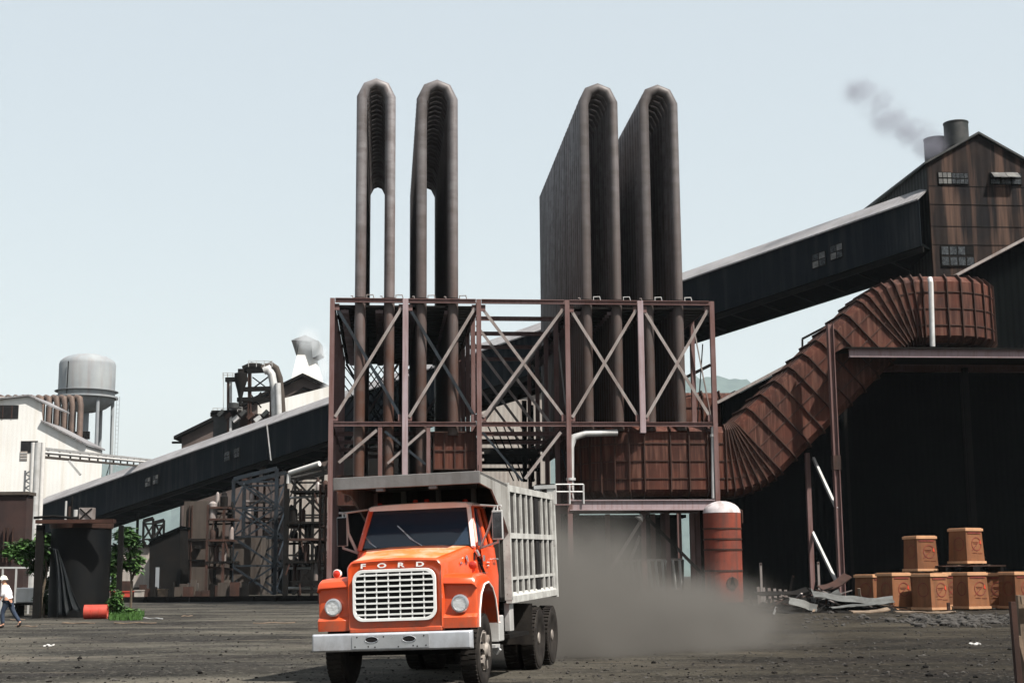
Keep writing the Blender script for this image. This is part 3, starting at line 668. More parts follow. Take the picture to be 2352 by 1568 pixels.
# white lamp (dish) near the platform
lp = frthing('flood_lamp', 'round pale flood lamp hung under the duct platform', 'lamp', *(lambda v: (v.x, v.y))(LV(1470, 1180, .8)))
c = LV(1470, 1188, .8)
q = MB().lathe([(.06, .2), (.12, .1), (.30, -.12), (.28, -.14), (.001, -.05)], 20); q.xf(Matrix.Translation(c) @ Matrix.Rotation(R(35), 4, 'Y')); q.build('lamp_dish', 'white', lp, FR)
MB().tube([c + Vector((0, 0, .2)), c + Vector((0, 0, .7))], .03, 8).build('hanger', 'soot', lp, FR)

# ------------------------------------------------------------------ black shed on the right
TS = 9.0
e0 = LV(1665, 922, TS); e1 = LV(2352, 556, TS); sl = (e1.z - e0.z) / (e1.x - e0.x)
ul, upk = e0.x, e0.x + 34.0; zpk = e0.z + 34 * sl; ur = e0.x + 68
us = LV(1945, 1100, TS).x; zo = LV(2100, 830, TS).z
sh = frthing('black_shed', 'huge open shed coloured black for soot and shade, with a sloping roof behind the red duct', 'shed', ul, TS)
MB().prism([(ul, TS, 0), (us, TS, 0), (us, TS, e0.z + (us - ul) * sl), (ul, TS, e0.z)], (0, .3, 0)).build('front_cladding', 'black', sh, FR)
MB().prism([(us, TS, zo), (ur - 14, TS, zo), (ur - 14, TS, e0.z + 14 * sl), (upk, TS, zpk), (us, TS, e0.z + (us - ul) * sl)], (0, .3, 0)).build('gable_cladding', 'black', sh, FR)
rf = MB().prism([(ul - .8, TS - .9, e0.z - .8 * sl + .05), (upk, TS - .9, zpk + .05), (upk, TS - .9, zpk + .3), (ul - .8, TS - .9, e0.z - .8 * sl + .3)], (0, 12.6, 0))
rf.prism([(upk, TS - .9, zpk + .05), (ur + .8, TS - .9, e0.z - .8 * sl + .05), (ur + .8, TS - .9, e0.z - .8 * sl + .3), (upk, TS - .9, zpk + .3)], (0, 12.6, 0)).build('roof', 'black', sh, FR)
MB().bar(Vector((ul - .8, TS - .98, e0.z - .8 * sl + .22)), Vector((upk, TS - .98, zpk + .22)), .12, .2).build('verge_trim', 'brace', sh, FR)
MB().prism([(ul, TS + 11.5, 0), (ur, TS + 11.5, 0), (ur, TS + 11.5, e0.z), (upk, TS + 11.5, zpk), (ul, TS + 11.5, e0.z)], (0, .3, 0)).build('back_wall', 'black', sh, FR)
for u in (ul, ur): MB().bb(u - .15, u + .15, TS + .3, TS + 11.5, 0, e0.z).build('side_wall', 'black', sh, FR)
for k in range(4): u = us + .2 + k * 9; MB().ibar((u, TS + .6, 0), (u, TS + .6, zo), .35, .35, .05, up=(0, 1, 0)).build('column', 'soot', sh, FR)

# post and beam platform carrying the upper duct
bp = frthing('duct_gantry', 'tall pinkish steel post with a cross beam carrying the upper end of the red duct', 'gantry', *(lambda v: (v.x, v.y))(LV(1932, 1345, -1.6)))
TB = -1.6; a = LV(1933, 1345, TB); zt = LV(1918, 745, TB).z
MB().ibar((a.x, TB, 0), (a.x, TB, zt), .40, .38, .05, up=(1, 0, 0)).build('post', 'frame', bp, FR)
MB().box((a.x, TB, LV(1930, 1062, TB).z), (.5, .46, .9)).build('splice_plate', 'rust2', bp, FR)
b0, b1 = LV(1950, 811, TB + .1), LV(2420, 811, TB + .1)
MB().ibar((b0.x, TB + .1, b0.z), (b1.x + 8, TB + .1, b0.z), .34, .52, .05).build('beam', 'frame_pale', bp, FR)
MB().bb(b0.x - .3, b1.x + 8, TB - .25, TD + 2.5, b0.z + .27, b0.z + .36).build('platform_plate', 'soot', bp, FR)
MB().ibar((b0.x, TD + 2.4, b0.z), (b1.x + 8, TD + 2.4, b0.z), .34, .5, .05).build('beam', 'frame', bp, FR)
for x0, y0, x1, y1, m_ in ((1868, 1052, 1922, 1168, 'silver'), (1866, 1222, 1924, 1342, 'silver')):
    MB().bar(LV(x0, y0, 2.6), LV(x1, y1, TB), .16, .2).build('brace', m_, bp, FR)
u = L(1860, 1200, 2.6)[0]; MB().ibar((u, 2.6, 0), (u, 2.6, LV(1860, 1040, 2.6).z), .3, .3, .05, up=(0, 1, 0)).build('post', 'frame', bp, FR)
MB().ibar((u + 12, 4.6, 0), (u + 12, 4.6, b0.z), .35, .35, .05, up=(0, 1, 0)).build('post', 'soot', bp, FR)
# catwalk along the upper left side of the duct
cw = frthing('catwalk_rail', 'dark steel handrail stepping up beside the diagonal duct', 'handrail', *(lambda v: (v.x, v.y))(LV(1846, 790, 4)))
for x0, y0, x1, y1 in ((1843, 778, 1912, 742), (1843, 778, 1843, 812), (1912, 742, 1912, 800), (1856, 788, 1906, 764), (1952, 700, 1996, 672), (1958, 712, 1996, 690), (1952, 700, 1960, 716), (1996, 672, 2000, 690)):
    MB().bar(LV(x0, y0, 4.8), LV(x1, y1, 4.8), .1, .16).build('rail', 'soot', cw, FR)

# low dark building behind the dust
lb = frthing('low_dark_block', 'low sooty building under the cooler behind the dust', 'shed', *(lambda v: (v.x, v.y))(LV(1400, 1370, 20)))
a, b = LV(1326, 1190, 22), LV(1565, 1190, 22)
MB().bb(a.x, b.x, 22, 30, 0, a.z).build('wall', 'soot', lb, FR); MB().bb(a.x - .3, b.x + .3, 21.6, 30.4, a.z, a.z + .25).build('roof', 'black', lb, FR)
a2, b2 = LV(1240, 1120, 27), LV(1330, 1120, 27)
lb2 = frthing('low_dark_block', 'black windowless block seen through the open bay, beside the tube legs', 'shed', a2.x, 27)
MB().bb(a2.x, b2.x, 27, 36, 0, a2.z).build('wall', 'black', lb2, FR); MB().bb(a2.x - .3, b2.x + .3, 26.6, 36.4, a2.z, a2.z + .3).build('roof', 'soot', lb2, FR)

dark_block = frthing('low_dark_block', 'added black block darkening the gap behind the orange cab, under the left tube legs', 'shed', LV(930, 1300, 13).x, 13)  # added block, there only to make the gap beside the cab dark
a3, b3 = LV(768, 1128, 13), LV(1120, 1128, 13)
MB().bb(a3.x, b3.x, 13, 22, 0, a3.z).build('wall', 'black', dark_block, FR); MB().bb(a3.x - .2, b3.x + .2, 12.7, 22.3, a3.z, a3.z + .25).build('roof', 'soot', dark_block, FR)
# ------------------------------------------------------------------ conveyor gallery
kA = P(60, 1172, 182.5); kK = P(616, 976, 158); kC = P(2110, 458, 113.8)
def gallery(root, p, q, wd=6.4, h=3.9):
    d = (q - p); dh = Vector((d.x, d.y, 0)).normalized(); n = Vector((-dh.y, dh.x, 0))
    if n.y < 0: n = -n
    up = Vector((0, 0, 1)); A = p; B = q; ins = []
    def sweep(prof, name, mat):
        pa = [A + n * a + up * b for a, b in prof]; MB().prism(pa, B - A).build(name, mat, root)
    sweep([(0, -h), (.12, -h), (.12, 0), (0, 0)], 'side_cladding', 'blue')
    sweep([(wd - .12, -h), (wd, -h), (wd, 0), (wd - .12, 0)], 'far_cladding', 'blue')
    sweep([(.12, -h), (wd - .12, -h), (wd - .12, -h + .2), (.12, -h + .2)], 'floor', 'black')
    sweep([(.3, -h - .45), (.6, -h - .45), (.6, -h - .01), (.3, -h - .01)], 'stringer', 'soot')
    sweep([(wd - .6, -h - .45), (wd - .3, -h - .45), (wd - .3, -h - .01), (wd - .6, -h - .01)], 'stringer', 'soot')
    sweep([(-.25, -.12), (wd / 2, 1.75), (wd + .25, -.12), (wd + .25, -.02), (wd / 2, 1.9), (-.25, .02)], 'roof', 'roof')
    m = MB(); ln = (B - A).length; k = int(ln / 3)
    for i in range(k): c = A + (B - A) * (i / k); m.bar(c + n * .6 - up * (h + .2), c + n * (wd - .6) - up * (h + .2), .15, .2)
    m.build('cross_bearers', 'soot', root)
    return n, d
gth = P(616, 1055, 158)
hd1 = math.atan2((kC - kK).y, (kC - kK).x)
g1 = thing('conveyor_gallery', 'long dark blue enclosed conveyor gallery with a pale roof climbing across behind the coolers', 'conveyor gallery', (kK.x, kK.y, 0), hd1)
n2, _ = gallery(g1, kK, kC)
hd0 = math.atan2((kK - kA).y, (kK - kA).x)
g0 = thing('conveyor_gallery', 'lower dark blue end of the conveyor gallery left of the joint strip', 'conveyor gallery', (kA.x, kA.y, 0), hd0)
gallery(g0, kA, kK - (kK - kA).normalized() * .12, 6.2, 3.75)
MB().bar(kK + Vector((-.1, -.22, .1)), kK + Vector((.45, -.25, -3.95)), .12, .32).build('joint_strip', 'silver', g1)
gd = (kC - kK).normalized()
def gwin(root, base, s, dz, w_, h_, mat='pane_lit'):
    c = base + gd * s + Vector((0, 0, dz)) - n2 * .03
    dh = Vector((gd.x, gd.y, 0)).normalized(); f = MB()
    f.prism([c, c + gd * w_, c + gd * w_ + Vector((0, 0, h_)), c + Vector((0, 0, h_))], -n2 * .06); fo = f.build('window', 'soot', root)
    for i in range(2):
        for j in range(2):
            o = c + gd * (w_ * (.06 + .48 * i)) + Vector((0, 0, h_ * (.06 + .48 * j))) - n2 * .065
            pn = MB().prism([o, o + gd * w_ * .4, o + gd * w_ * .4 + Vector((0, 0, h_ * .4)), o + Vector((0, 0, h_ * .4))], -n2 * .02)
            sub('pane', pn, mat if (i + j) % 2 == 0 else 'pane', fo)
s2 = (P(1868, 600, 119).x - kK.x) / gd.x
gwin(g1, kK, s2, -2.9, 1.3, 1.3); gwin(g1, kK, s2 + 1.7, -2.7, 1.2, 1.3)
s1 = (P(340, 1100, 170).x - kA.x) / gd.x
for q in range(2): gwin(g0, kA, s1 + q * 1.4, -2.2, .9, 1.1)
s1 = (P(520, 1040, 162).x - kA.x) / gd.x
for q in range(2): gwin(g0, kA, s1 + q * 1.6, -2.3, .9, 1.1, 'pane')

# ------------------------------------------------------------------ head house tower
TT = 21.8
c0 = LV(2130, 375, TT); pk = LV(2245, 310, TT); hwid = pk.x - c0.x
tw = frthing('head_house', 'tall rusted corrugated tower with a gabled roof at the top of the conveyor', 'tower', c0.x, TT)
dp = 15.5
MB().prism([(c0.x, TT, 0), (c0.x + 2 * hwid, TT, 0), (c0.x + 2 * hwid, TT, c0.z), (pk.x, TT, pk.z), (c0.x, TT, c0.z)], (0, .25, 0)).build('front_wall', 'tower', tw, FR)
MB().bb(c0.x, c0.x + .25, TT + .25, TT + dp, 0, c0.z - .1).build('side_wall', 'tower_side', tw, FR)
MB().bb(c0.x + 2 * hwid - .25, c0.x + 2 * hwid, TT + .25, TT + dp, 0, c0.z - .1).build('side_wall', 'tower_side', tw, FR)
MB().bb(c0.x + .25, c0.x + 2 * hwid - .25, TT + dp - .25, TT + dp, 0, c0.z).build('back_wall', 'tower_side', tw, FR)
ts = (pk.z - c0.z) / hwid; rfm = MB()
rfm.prism([(c0.x - .35, TT - .3, c0.z - .35 * ts + .03), (pk.x, TT - .3, pk.z + .03), (pk.x, TT - .3, pk.z + .22), (c0.x - .35, TT - .3, c0.z - .35 * ts + .22)], (0, dp + .6, 0))
rfm.prism([(pk.x, TT - .3, pk.z + .03), (c0.x + 2 * hwid + .35, TT - .3, c0.z - .35 * ts + .03), (c0.x + 2 * hwid + .35, TT - .3, c0.z - .35 * ts + .22), (pk.x, TT - .3, pk.z + .22)], (0, dp + .6, 0))
rfo = rfm.build('roof', 'drum_vent', tw, FR)
for px, y0, y1, r_, t in ((2149, 320, 366, 26, 27.5), (2195, 283, 332, 26.5, 25.5)):
    rr = L(px + r_, 340, t)[0] - L(px, 340, t)[0]; c = LV(px, y0, t); zb = LV(px, y1 + 14, t).z
    dm = MB().lathe([(rr * .82, zb - 2.2), (rr * .82, zb + .1), (rr, zb + .3), (rr, c.z - .1), (rr * 1.04, c.z - .1), (rr * 1.04, c.z), (rr * .9, c.z), (rr * .9, c.z - .6), (.001, c.z - .6)], 28, (c.x, t, 0))
    WM[rfo] = WM[tw]; dm.build('roof_vent', 'drum_vent', rfo, FR)
def winf(root, x0, y0, x1, y1, t, nxp, nyp, mat, mat2=None, tilt=None, name='window', every=1):
    a, b = LV(x0, y1, t), LV(x1, y0, t); m = MB().bb(a.x, b.x, t - .10, t - .003, a.z, b.z); fo = m.build(name, 'soot', root, FR)
    dx, dz = (b.x - a.x) / nxp, (b.z - a.z) / nyp
    for i in range(nxp):
        for j in range(nyp):
            if rnd.random() > every: continue
            q = MB().bb(a.x + dx * (i + .1), a.x + dx * (i + .9), t - .13, t - .102, a.z + dz * (j + .12), a.z + dz * (j + .88))
            sub('pane', q, mat if (mat2 is None or rnd.random() < .7) else mat2, fo, space=FR)
    return fo
winf(tw, 2155, 396, 2184, 424, TT, 3, 2, 'pane_lit', 'pane'); winf(tw, 2186, 398, 2222, 424, TT, 4, 2, 'pane')
wv = winf(tw, 2273, 398, 2345, 424, TT, 3, 2, 'pane', 'pane_lit')
for x0, x1 in ((2275, 2305), (2307, 2335)):
    a, b = LV(x0, 412, TT), LV(x1, 398, TT); WM[wv] = WM[tw]
    MB().prism([(a.x, TT - .16, b.z), (b.x, TT - .16, b.z), (b.x, TT - .75, a.z), (a.x, TT - .75, a.z)], (0, -.04, .01)).build('tilted_sash', 'pane_lit', wv, FR)
winf(tw, 2162, 565, 2235, 612, TT, 4, 2, 'pane', 'soot')
trim = MB()
for y in (428, 470, 520, 562):
    z = LV(2200, y, TT).z; trim.bb(c0.x, c0.x + 2 * hwid, TT - .03, TT - .002, z - .02, z + .02)
trim.build('sheet_laps', 'soot', tw, FR)
# ------------------------------------------------------------------ the orange dump truck
# local axes: x towards its nose, y to its left side (the photograph's right), z up; origin under the front axle
tr = thing('dump_truck', 'orange dump truck with chrome grid grille and grey ribbed tipper body driving towards the camera', 'dump truck', (-1.575, 21.92, 0), R(-101.7))
TM = WM[tr]
LEAN = TM @ Matrix.Translation((0, 0, .9)) @ Matrix.Rotation(R(1.55), 4, 'X') @ Matrix.Translation((0, 0, -.9))
def tb(mb, name, mat, **kw): return mb.build(name, mat, tr, LEAN, **kw)
def tsub(part, mb, name, mat, space=None, **kw): return sub(name, mb, mat, part, space=space or LEAN, **kw)
def loft(m, secs, close=True, smooth=True, caps=(True, True)):
    n = len(secs[0]); k = len(secs); vs = [p for s_ in secs for p in s_]
    rng = range(n) if close else range(n - 1)
    m.add(vs, [(i * n + j, i * n + (j + 1) % n, (i + 1) * n + (j + 1) % n, (i + 1) * n + j) for i in range(k - 1) for j in rng], smooth)
    b0 = len(m.v) - n * k
    if caps[0]: m.f.append(tuple(b0 + j for j in range(n))); m.sm.append(False)
    if caps[1]: m.f.append(tuple(b0 + (k - 1) * n + j for j in range(n))); m.sm.append(False)
    return m
def rrect(cy, cz, hw, hh, r, n=6):      # rounded rectangle in the y,z plane
    out = []
    for sx, sz, a0 in ((1, 1, 0), (-1, 1, 90), (-1, -1, 180), (1, -1, 270)):
        for i in range(n + 1):
            a = R(a0 + 90 * i / n); out.append((cy + sx * (hw - r) + r * math.cos(a), cz + sz * (hh - r) + r * math.sin(a)))
    return out
# hood
def hsec(x, wb, ws, wt, zb, zs, zt, crown=.03):
    half = [(0, zt + crown), (wt * .5, zt + crown * .75), (wt, zt), (wt + (ws - wt) * .35, zt - .014), (wt + (ws - wt) * .72, zt - .05), (ws, zs), (ws, (zs + zb) / 2), (wb, zb)]
    return [Vector((x, y, z)) for y, z in half] + [Vector((x, -y, z)) for y, z in half[::-1] if y > 0 or z < 1.5][:len(half) - 1]
hs = [hsec(.765, .68, .68, .60, .90, 1.73, 1.815, .02), hsec(.785, .70, .71, .63, .88, 1.76, 1.84, .022), hsec(.76, .71, .73, .64, .88, 1.775, 1.865, .025), hsec(.5, .72, .75, .66, .88, 1.80, 1.90),
      hsec(0, .74, .80, .71, .90, 1.86, 1.97), hsec(-.30, .78, .87, .78, .92, 1.92, 2.03), hsec(-.46, .82, .92, .84, .94, 1.95, 2.06)]
hd = tb(loft(MB(), hs), 'hood', 'orange', sharp=40)
tp = MB(); vs = []
for s_ in hs[2:]:
    n_ = len(s_); pts = [s_[-2], s_[-1], s_[0], s_[1], s_[2]]; pts = [s_[n_ - 2], s_[n_ - 1], s_[0], s_[1], s_[2]]
    vs.append([Vector((p.x, p.y * .97, p.z + .004)) for p in pts])
loft(tp, vs, close=False, caps=(False, False)); tsub(hd, tp, 'faded_top', 'orange_faded', sharp=60)
# side crease of the hood tilting seam
tsub(hd, MB().bar((-.44, .925, 1.95), (-.40, .86, 1.3), .015, .03), 'hood_seam', 'dark')
# letters
def text_mesh(body, size, ext):
    cu = bpy.data.curves.new('t', 'FONT'); cu.body = body; cu.size = size; cu.extrude = ext; cu.align_x = 'CENTER'; cu.align_y = 'CENTER'; cu.offset = .003
    o = bpy.data.objects.new('t', cu); COL.objects.link(o); dg = bpy.context.evaluated_depsgraph_get(); dg.update()
    me = bpy.data.meshes.new_from_object(o.evaluated_get(dg)); bpy.data.objects.remove(o); return me
for ch, y in zip('FORD', (-.475, -.185, .105, .395)):
    me = text_mesh(ch, .115, .006); mb = MB()
    mb.add([Vector((v.co.x * 1.5, v.co.y * .82, v.co.z)) for v in me.vertices], [tuple(p.vertices) for p in me.polygons])
    mt = Matrix.Translation((.797, y, 1.785)) @ Matrix(((0, 0, 1), (1, 0, 0), (0, 1, 0))).to_4x4() @ Matrix.Rotation(R(-14), 4, 'X')
    mb.xf(mt); tb(mb, 'letter', 'white')
# grille
GZ, GW, GH = 1.36, .622, .362
gd_ = tb(loft(MB(), [[Vector((x, y, z)) for y, z in rrect(0, GZ, GW, GH, .15)] for x in (.70, .7895)], smooth=False), 'grille_opening', 'dark')
def ring(secA, secB):                   # band between two outlines with depth
    n = len(secA); m = MB(); m.add(secA + secB, [(i, (i + 1) % n, n + (i + 1) % n, n + i) for i in range(n)], True); return m
go = [rrect(0, GZ, GW + d, GH + d, .15 + d * .5) for d in (.012, -.032)]
m = MB(); o_, i_ = go; n = len(o_)
vs = [Vector((.787, *p)) for p in o_] + [Vector((.825, *p)) for p in o_] + [Vector((.825, *p)) for p in i_] + [Vector((.792, *p)) for p in i_]
m.add(vs, [(q * n + j, q * n + (j + 1) % n, ((q + 1) % 4) * n + (j + 1) % n, ((q + 1) % 4) * n + j) for q in range(4) for j in range(n)])
gs = tb(m, 'grille_frame', 'grille', bevel=.006)
for k in range(8):
    z = GZ - GH + .085 + k * (2 * GH - .155) / 7; inset = 0
    dz = abs(z - GZ) / GH; wy = GW - .02 - (max(0, dz - .6)) * .16
    b = MB().box((.812, 0, z), (.028, 2 * wy, .026)); tsub(gs, b, 'grille_bar', 'grille')
for k in range(6):
    y = -GW + .175 + k * (2 * GW - .35) / 5
    hz_ = GH - .015 if abs(y) < .42 else GH - .02
    tsub(gs, MB().box((.802, y, GZ), (.03, .016, 2 * hz_)), 'grille_bar', 'grille')
rc_ = MB()
for k in range(7): rc_.box((.7915, 0, GZ - .26 + k * .085), (.004, 1.0, .03))
tsub(gd_, rc_, 'radiator_fins', 'soot')
# front lower valance
tb(MB().bb(.60, .79, -.70, .70, .82, .90), 'valance', 'orange', bevel=.02)
# fenders with headlights
prof = [(.745, .86), (.755, 1.01), (.715, 1.045), (.69, 1.06), (.69, 1.455), (.715, 1.475), (.765, 1.485), (.765, 1.50), (.735, 1.565), (.66, 1.61), (.30, 1.635), (-.10, 1.625), (-.42, 1.53), (-.64, 1.33), (-.76, 1.05), (-.80, .88), (-.70, .88), (-.655, 1.04), (-.55, 1.26), (-.36, 1.42), (-.10, 1.50), (.18, 1.47), (.40, 1.33), (.53, 1.10), (.565, .86)]
def arc_prof(): return prof
for s_ in (1, -1):
    nm = 'fender'
    m = MB(); secs = []
    for y, dz, dx in ((.60, .02, 0), (.70, .02, 0), (.95, .01, 0), (1.155, .0, 0), (1.195, -.03, -.012), (1.21, -.07, -.03)):
        sec = []
        for (x, z) in prof:
            top = max(0, min(1, (z - 1.15) / .45)); out = 1 if (x, z) in prof[:16] else 0
            sec.append(Vector((x + (dx if x > .6 else 0), s_ * y, z + dz * top * out)))
        secs.append(sec)
    loft(m, secs, smooth=True)
    fo = tb(m, nm, 'orange', sharp=32)
    tsub(fo, MB().tube([(prof[i][0], s_ * 1.212, prof[i][1] - (.0)) for i in range(15, 25)], .014, 6), 'arch_lip', 'roof_faded')
    y0 = .965 * s_
    hl = tb(MB().lathe([(.10, 0), (.128, .015), (.134, .04), (.124, .062), (.104, .066), (.100, .05)], 32, (.69, y0, 1.205), 'X'), 'headlight', 'chrome')
    tsub(hl, MB().lathe([(.001, .0), (.05, .008), (.085, .028), (.100, .05)], 28, (.694, y0, 1.205), 'X'), 'reflector', 'mirror')
    tsub(hl, MB().lathe([(.001, .082), (.05, .077), (.085, .064), (.101, .048)], 28, (.692, y0, 1.205), 'X'), 'lens', 'lens')
    # turn signal on a stalk
    yt = (1.075 if s_ > 0 else -1.04); xt, zt_ = (.30, 1.755) if s_ > 0 else (.30, 1.70)
    tl = tb(MB().lathe([(.02, -.06), (.062, -.04), (.066, .02), (.058, .03)], 20, (xt, yt, zt_), 'X'), 'turn_signal', 'orange' if s_ > 0 else 'roof_faded')
    tsub(tl, MB().lathe([(.058, .03), (.04, .042), (.001, .048)], 20, (xt, yt, zt_), 'X'), 'lens', 'redlens')
    tsub(tl, MB().bar((xt - .02, yt, 1.6), (xt - .02, yt, zt_ - .04), .04), 'stalk', 'orange')
# badge and small plate on the hood side
tb(MB().lathe([(.055, 0), (.055, .012), (.001, .014)], 16, (0, 0, 0)).xf(Matrix.Translation((-.20, .862, 1.86)) @ Matrix.Rotation(R(-80), 4, 'X')), 'hood_badge', 'chrome')
tb(MB().box((-.02, .82, 1.80), (.10, .012, .03)), 'hood_badge', 'chrome')
tb(MB().box((-.30, 1.09, 1.64), (.36, .06, .006)), 'fender_step_strip', 'chrome')
# bumper
bm_ = MB(); bs = []
for y in (-1.20, -1.17, -.6, 0, .6, 1.17, 1.20):
    e = abs(y) > 1.18; c = -.05 if e else 0
    bs.append([Vector((.93, y, .575)), Vector((1.03 + c, y, .575)), Vector((1.05 + c, y, .595)), Vector((1.05 + c, y, .81)), Vector((1.03 + c, y, .83)), Vector((.93, y, .83))])
loft(bm_, bs, smooth=False); bu = tb(bm_, 'bumper', 'bumper', bevel=.008)
pl_ = tsub(bu, loft(MB(), [[Vector((x, y, z)) for y, z in rrect(0, .705, .575, .093, .012)] for x in (1.051, 1.060)], smooth=False), 'number_plate_panel', 'chrome')
for y in (-.28, .28):
    tsub(bu, loft(MB(), [[Vector((x, y2, z)) for y2, z in rrect(y, .735, .10, .045, .044)] for x in (1.056, 1.0635)], smooth=False), 'tow_slot', 'dark')
    tsub(bu, MB().tube([(1.064, y + .098 * math.cos(a_ / 16 * 6.283), .735 + .044 * math.sin(a_ / 16 * 6.283)) for a_ in range(17)], .006, 6, caps=False), 'slot_lip', 'chrome')
bl = [(-.5, .775), (-.53, .64), (-.33, .64), (-.23, .63), (-.1, .775), (.12, .63), (.34, .64), (.40, .63), (.50, .775), (.53, .64)]
for (y, z) in bl: tsub(bu, MB().lathe([(.011, 0), (.011, .004), (.001, .007)], 8, (1.060, y, z), 'X'), 'bolt', 'dark')
# cab
cb = [(-.46, 1.0), (-1.72, 1.0)]
m = MB()
def csec(x, wl, wm, wt, zb, zm, zt): return [Vector((x, y, z)) for y, z in ((-wl, zb), (-wm, zm), (-wt, zt), (wt, zt), (wm, zm), (wl, zb))]
loft(m, [csec(-.46, .96, .99, .935, .98, 1.60, 2.06), csec(-.70, 1.0, 1.02, .965, .98, 1.60, 2.06), csec(-1.72, 1.0, 1.02, .965, 1.0, 1.60, 2.06)], smooth=False)
cab = tb(m, 'cab', 'orange', bevel=.015)
zA, zB = 2.06, 2.70; xA, xB = -.46, -.72; wA, wB = .93, .80; xR = -1.70
def pil(p, q, w, d, name='pillar', mat='orange', part=None, bevel=.012):
    mb = MB().bar(p, q, w, d, up=(1, 0, 0)); return tsub(part or cab, mb, name, mat, bevel=bevel)
for s_ in (-1, 1):
    pil((xA + .01, s_ * (wA - .02), zA - .02), (xB, s_ * (wB - .01), zB), .06, .07, mat='roof_faded' if s_ > 0 else 'orange')
    pil((-1.20, s_ * (wA + .01), zA), (-1.24, s_ * (wB + .005), zB), .05, .13)
    pil((xR + .05, s_ * (wA - .0), zA), (xR + .06, s_ * (wB), zB), .06, .1)
roof = [[Vector((x, y * w_, z)) for y, z in ((-1, z0), (-1.02, z0 + .035), (-.96, z0 + .066), (-.7, z0 + .085), (0, z0 + .095), (.7, z0 + .085), (.96, z0 + .066), (1.02, z0 + .035), (1, z0))] for x, w_, z0 in ((xB + .085, .80, 2.665), (xB + .02, .83, 2.68), (-1.2, .85, 2.69), (xR + .02, .84, 2.685), (xR - .02, .80, 2.67))]
rf_ = tb(loft(MB(), roof), 'cab_roof', 'roof_faded', sharp=45)
tsub(cab, MB().prism([(xA - .002, -.87, zA + .015), (xA - .002, .87, zA + .015), (xB + .0, .775, zB - .01), (xB, -.775, zB - .01)], (-.012, 0, -.004)), 'windscreen', 'glass')
sl_ = MB()
ws = [(xA + .008, -.89, zA + .005), (xA + .008, .89, zA + .005), (xB + .012, .79, zB - .0), (xB + .012, -.79, zB - .0)]
for i in range(4): sl_.tube([ws[i], ws[(i + 1) % 4]], .017, 8)
tsub(cab, sl_, 'windscreen_seal', 'dark')
for s_ in (-1, 1):
    tsub(cab, MB().prism([(-.55, s_ * .925, zA + .01), (-1.15, s_ * .925, zA + .01), (-1.19, s_ * .81, zB - .01), (-.76, s_ * .81, zB - .01)], (0, -s_ * .01, 0)), 'side_glass', 'glass')
tsub(cab, MB().bb(xR, xR + .02, -.9, .9, zA, zB - .02), 'cab_back', 'dark')
tsub(cab, MB().bb(-1.68, -.50, -.9, .9, 2.03, 2.062), 'cab_floor', 'dark')
tsub(cab, MB().bb(-1.62, -1.38, -.82, .82, 2.062, 2.34), 'bench_seat', 'dark', bevel=.03)
tsub(cab, MB().bb(-.72, -.50, -.86, .86, 2.062, 2.10), 'dashboard', 'soot', bevel=.01)
tsub(cab, MB().tube([(-.80 + .08 * math.sin(a_ / 20 * 6.283), .45 + .21 * math.cos(a_ / 20 * 6.283), 2.22 + .17 * math.sin(a_ / 20 * 6.283)) for a_ in range(21)], .014, 6, caps=False), 'steering_wheel', 'soot')
# doors
for s_ in (-1, 1):
    d = tb(MB().prism([(-.62, s_ * 1.012, 1.02), (-1.50, s_ * 1.012, 1.02), (-1.50, s_ * 1.028, 1.60), (-1.50, s_ * .985, 2.05), (-.60, s_ * .985, 2.05), (-.60, s_ * 1.028, 1.60)], (0, s_ * .012, 0)), 'door', 'orange', bevel=.006)
    fr2 = MB(); pts = [(-.50, s_ * .955, 2.05), (-.76, s_ * .835, 2.69), (-1.46, s_ * .835, 2.69), (-1.50, s_ * .955, 2.05)]
    for i in range(3): fr2.bar(pts[i], pts[i + 1], .045, .035)
    tsub(d, fr2, 'window_frame', 'orange', bevel=.006)
    tsub(d, MB().tube([(-1.30, s_ * 1.03, 1.86), (-1.30, s_ * 1.07, 1.86), (-1.44, s_ * 1.07, 1.86), (-1.44, s_ * 1.03, 1.86)], .014, 6), 'handle', 'chrome')
    for z in (1.25, 1.82): tsub(d, MB().bb(-.62, -.56, s_ * 1.03, s_ * 1.055, z, z + .09), 'hinge', 'chrome')
    tsub(d, MB().bb(-.98, -.80, s_ * 1.036, s_ * 1.040, 1.80, 1.815), 'lettering', 'white'); tsub(d, MB().bb(-.95, -.83, s_ * 1.036, s_ * 1.040, 1.75, 1.765), 'lettering', 'white')
# cowl clutter on the near side: hood latch and hose
tb(MB().tube([(-.46, .96, 1.95), (-.50, 1.0, 1.80), (-.56, 1.05, 1.62)], .022, 8), 'hood_latch', 'dark')
tb(MB().tube([(-.44, .955, 1.99), (-.47, .99, 1.90)], .028, 8), 'latch_bracket', 'chrome')
# roof lights, aerial, wipers
for y in (-.70, -.11, .075, .70):
    l_ = tb(MB().lathe([(.045, 0), (.045, .02), (.034, .055), (.001, .065)], 14, (-.86, y, 2.778 - abs(y) * .05), 'Z'), 'roof_lamp', 'redlens')
tb(MB().tube([(-1.0, .86, 2.75), (-1.05, .89, 3.35)], .006, 5), 'aerial', 'soot')
for y0, y1, dz in ((.10, -.33, .36), (-.64, -.97 + .07, .26)):
    wpr = tb(MB().tube([(-.43, y0, zA + .03), (-.50, (y0 + y1) / 2, zA + dz * .42), (-.53, y0 + (y1 - y0) * .7, zA + dz * .68)], .008, 6), 'wiper', 'chrome')
    tsub(wpr, MB().bar((-.48, y0 + (y1 - y0) * .35, zA + dz * .33), (-.565, y1, zA + dz), .016, .012), 'wiper_blade', 'chrome')
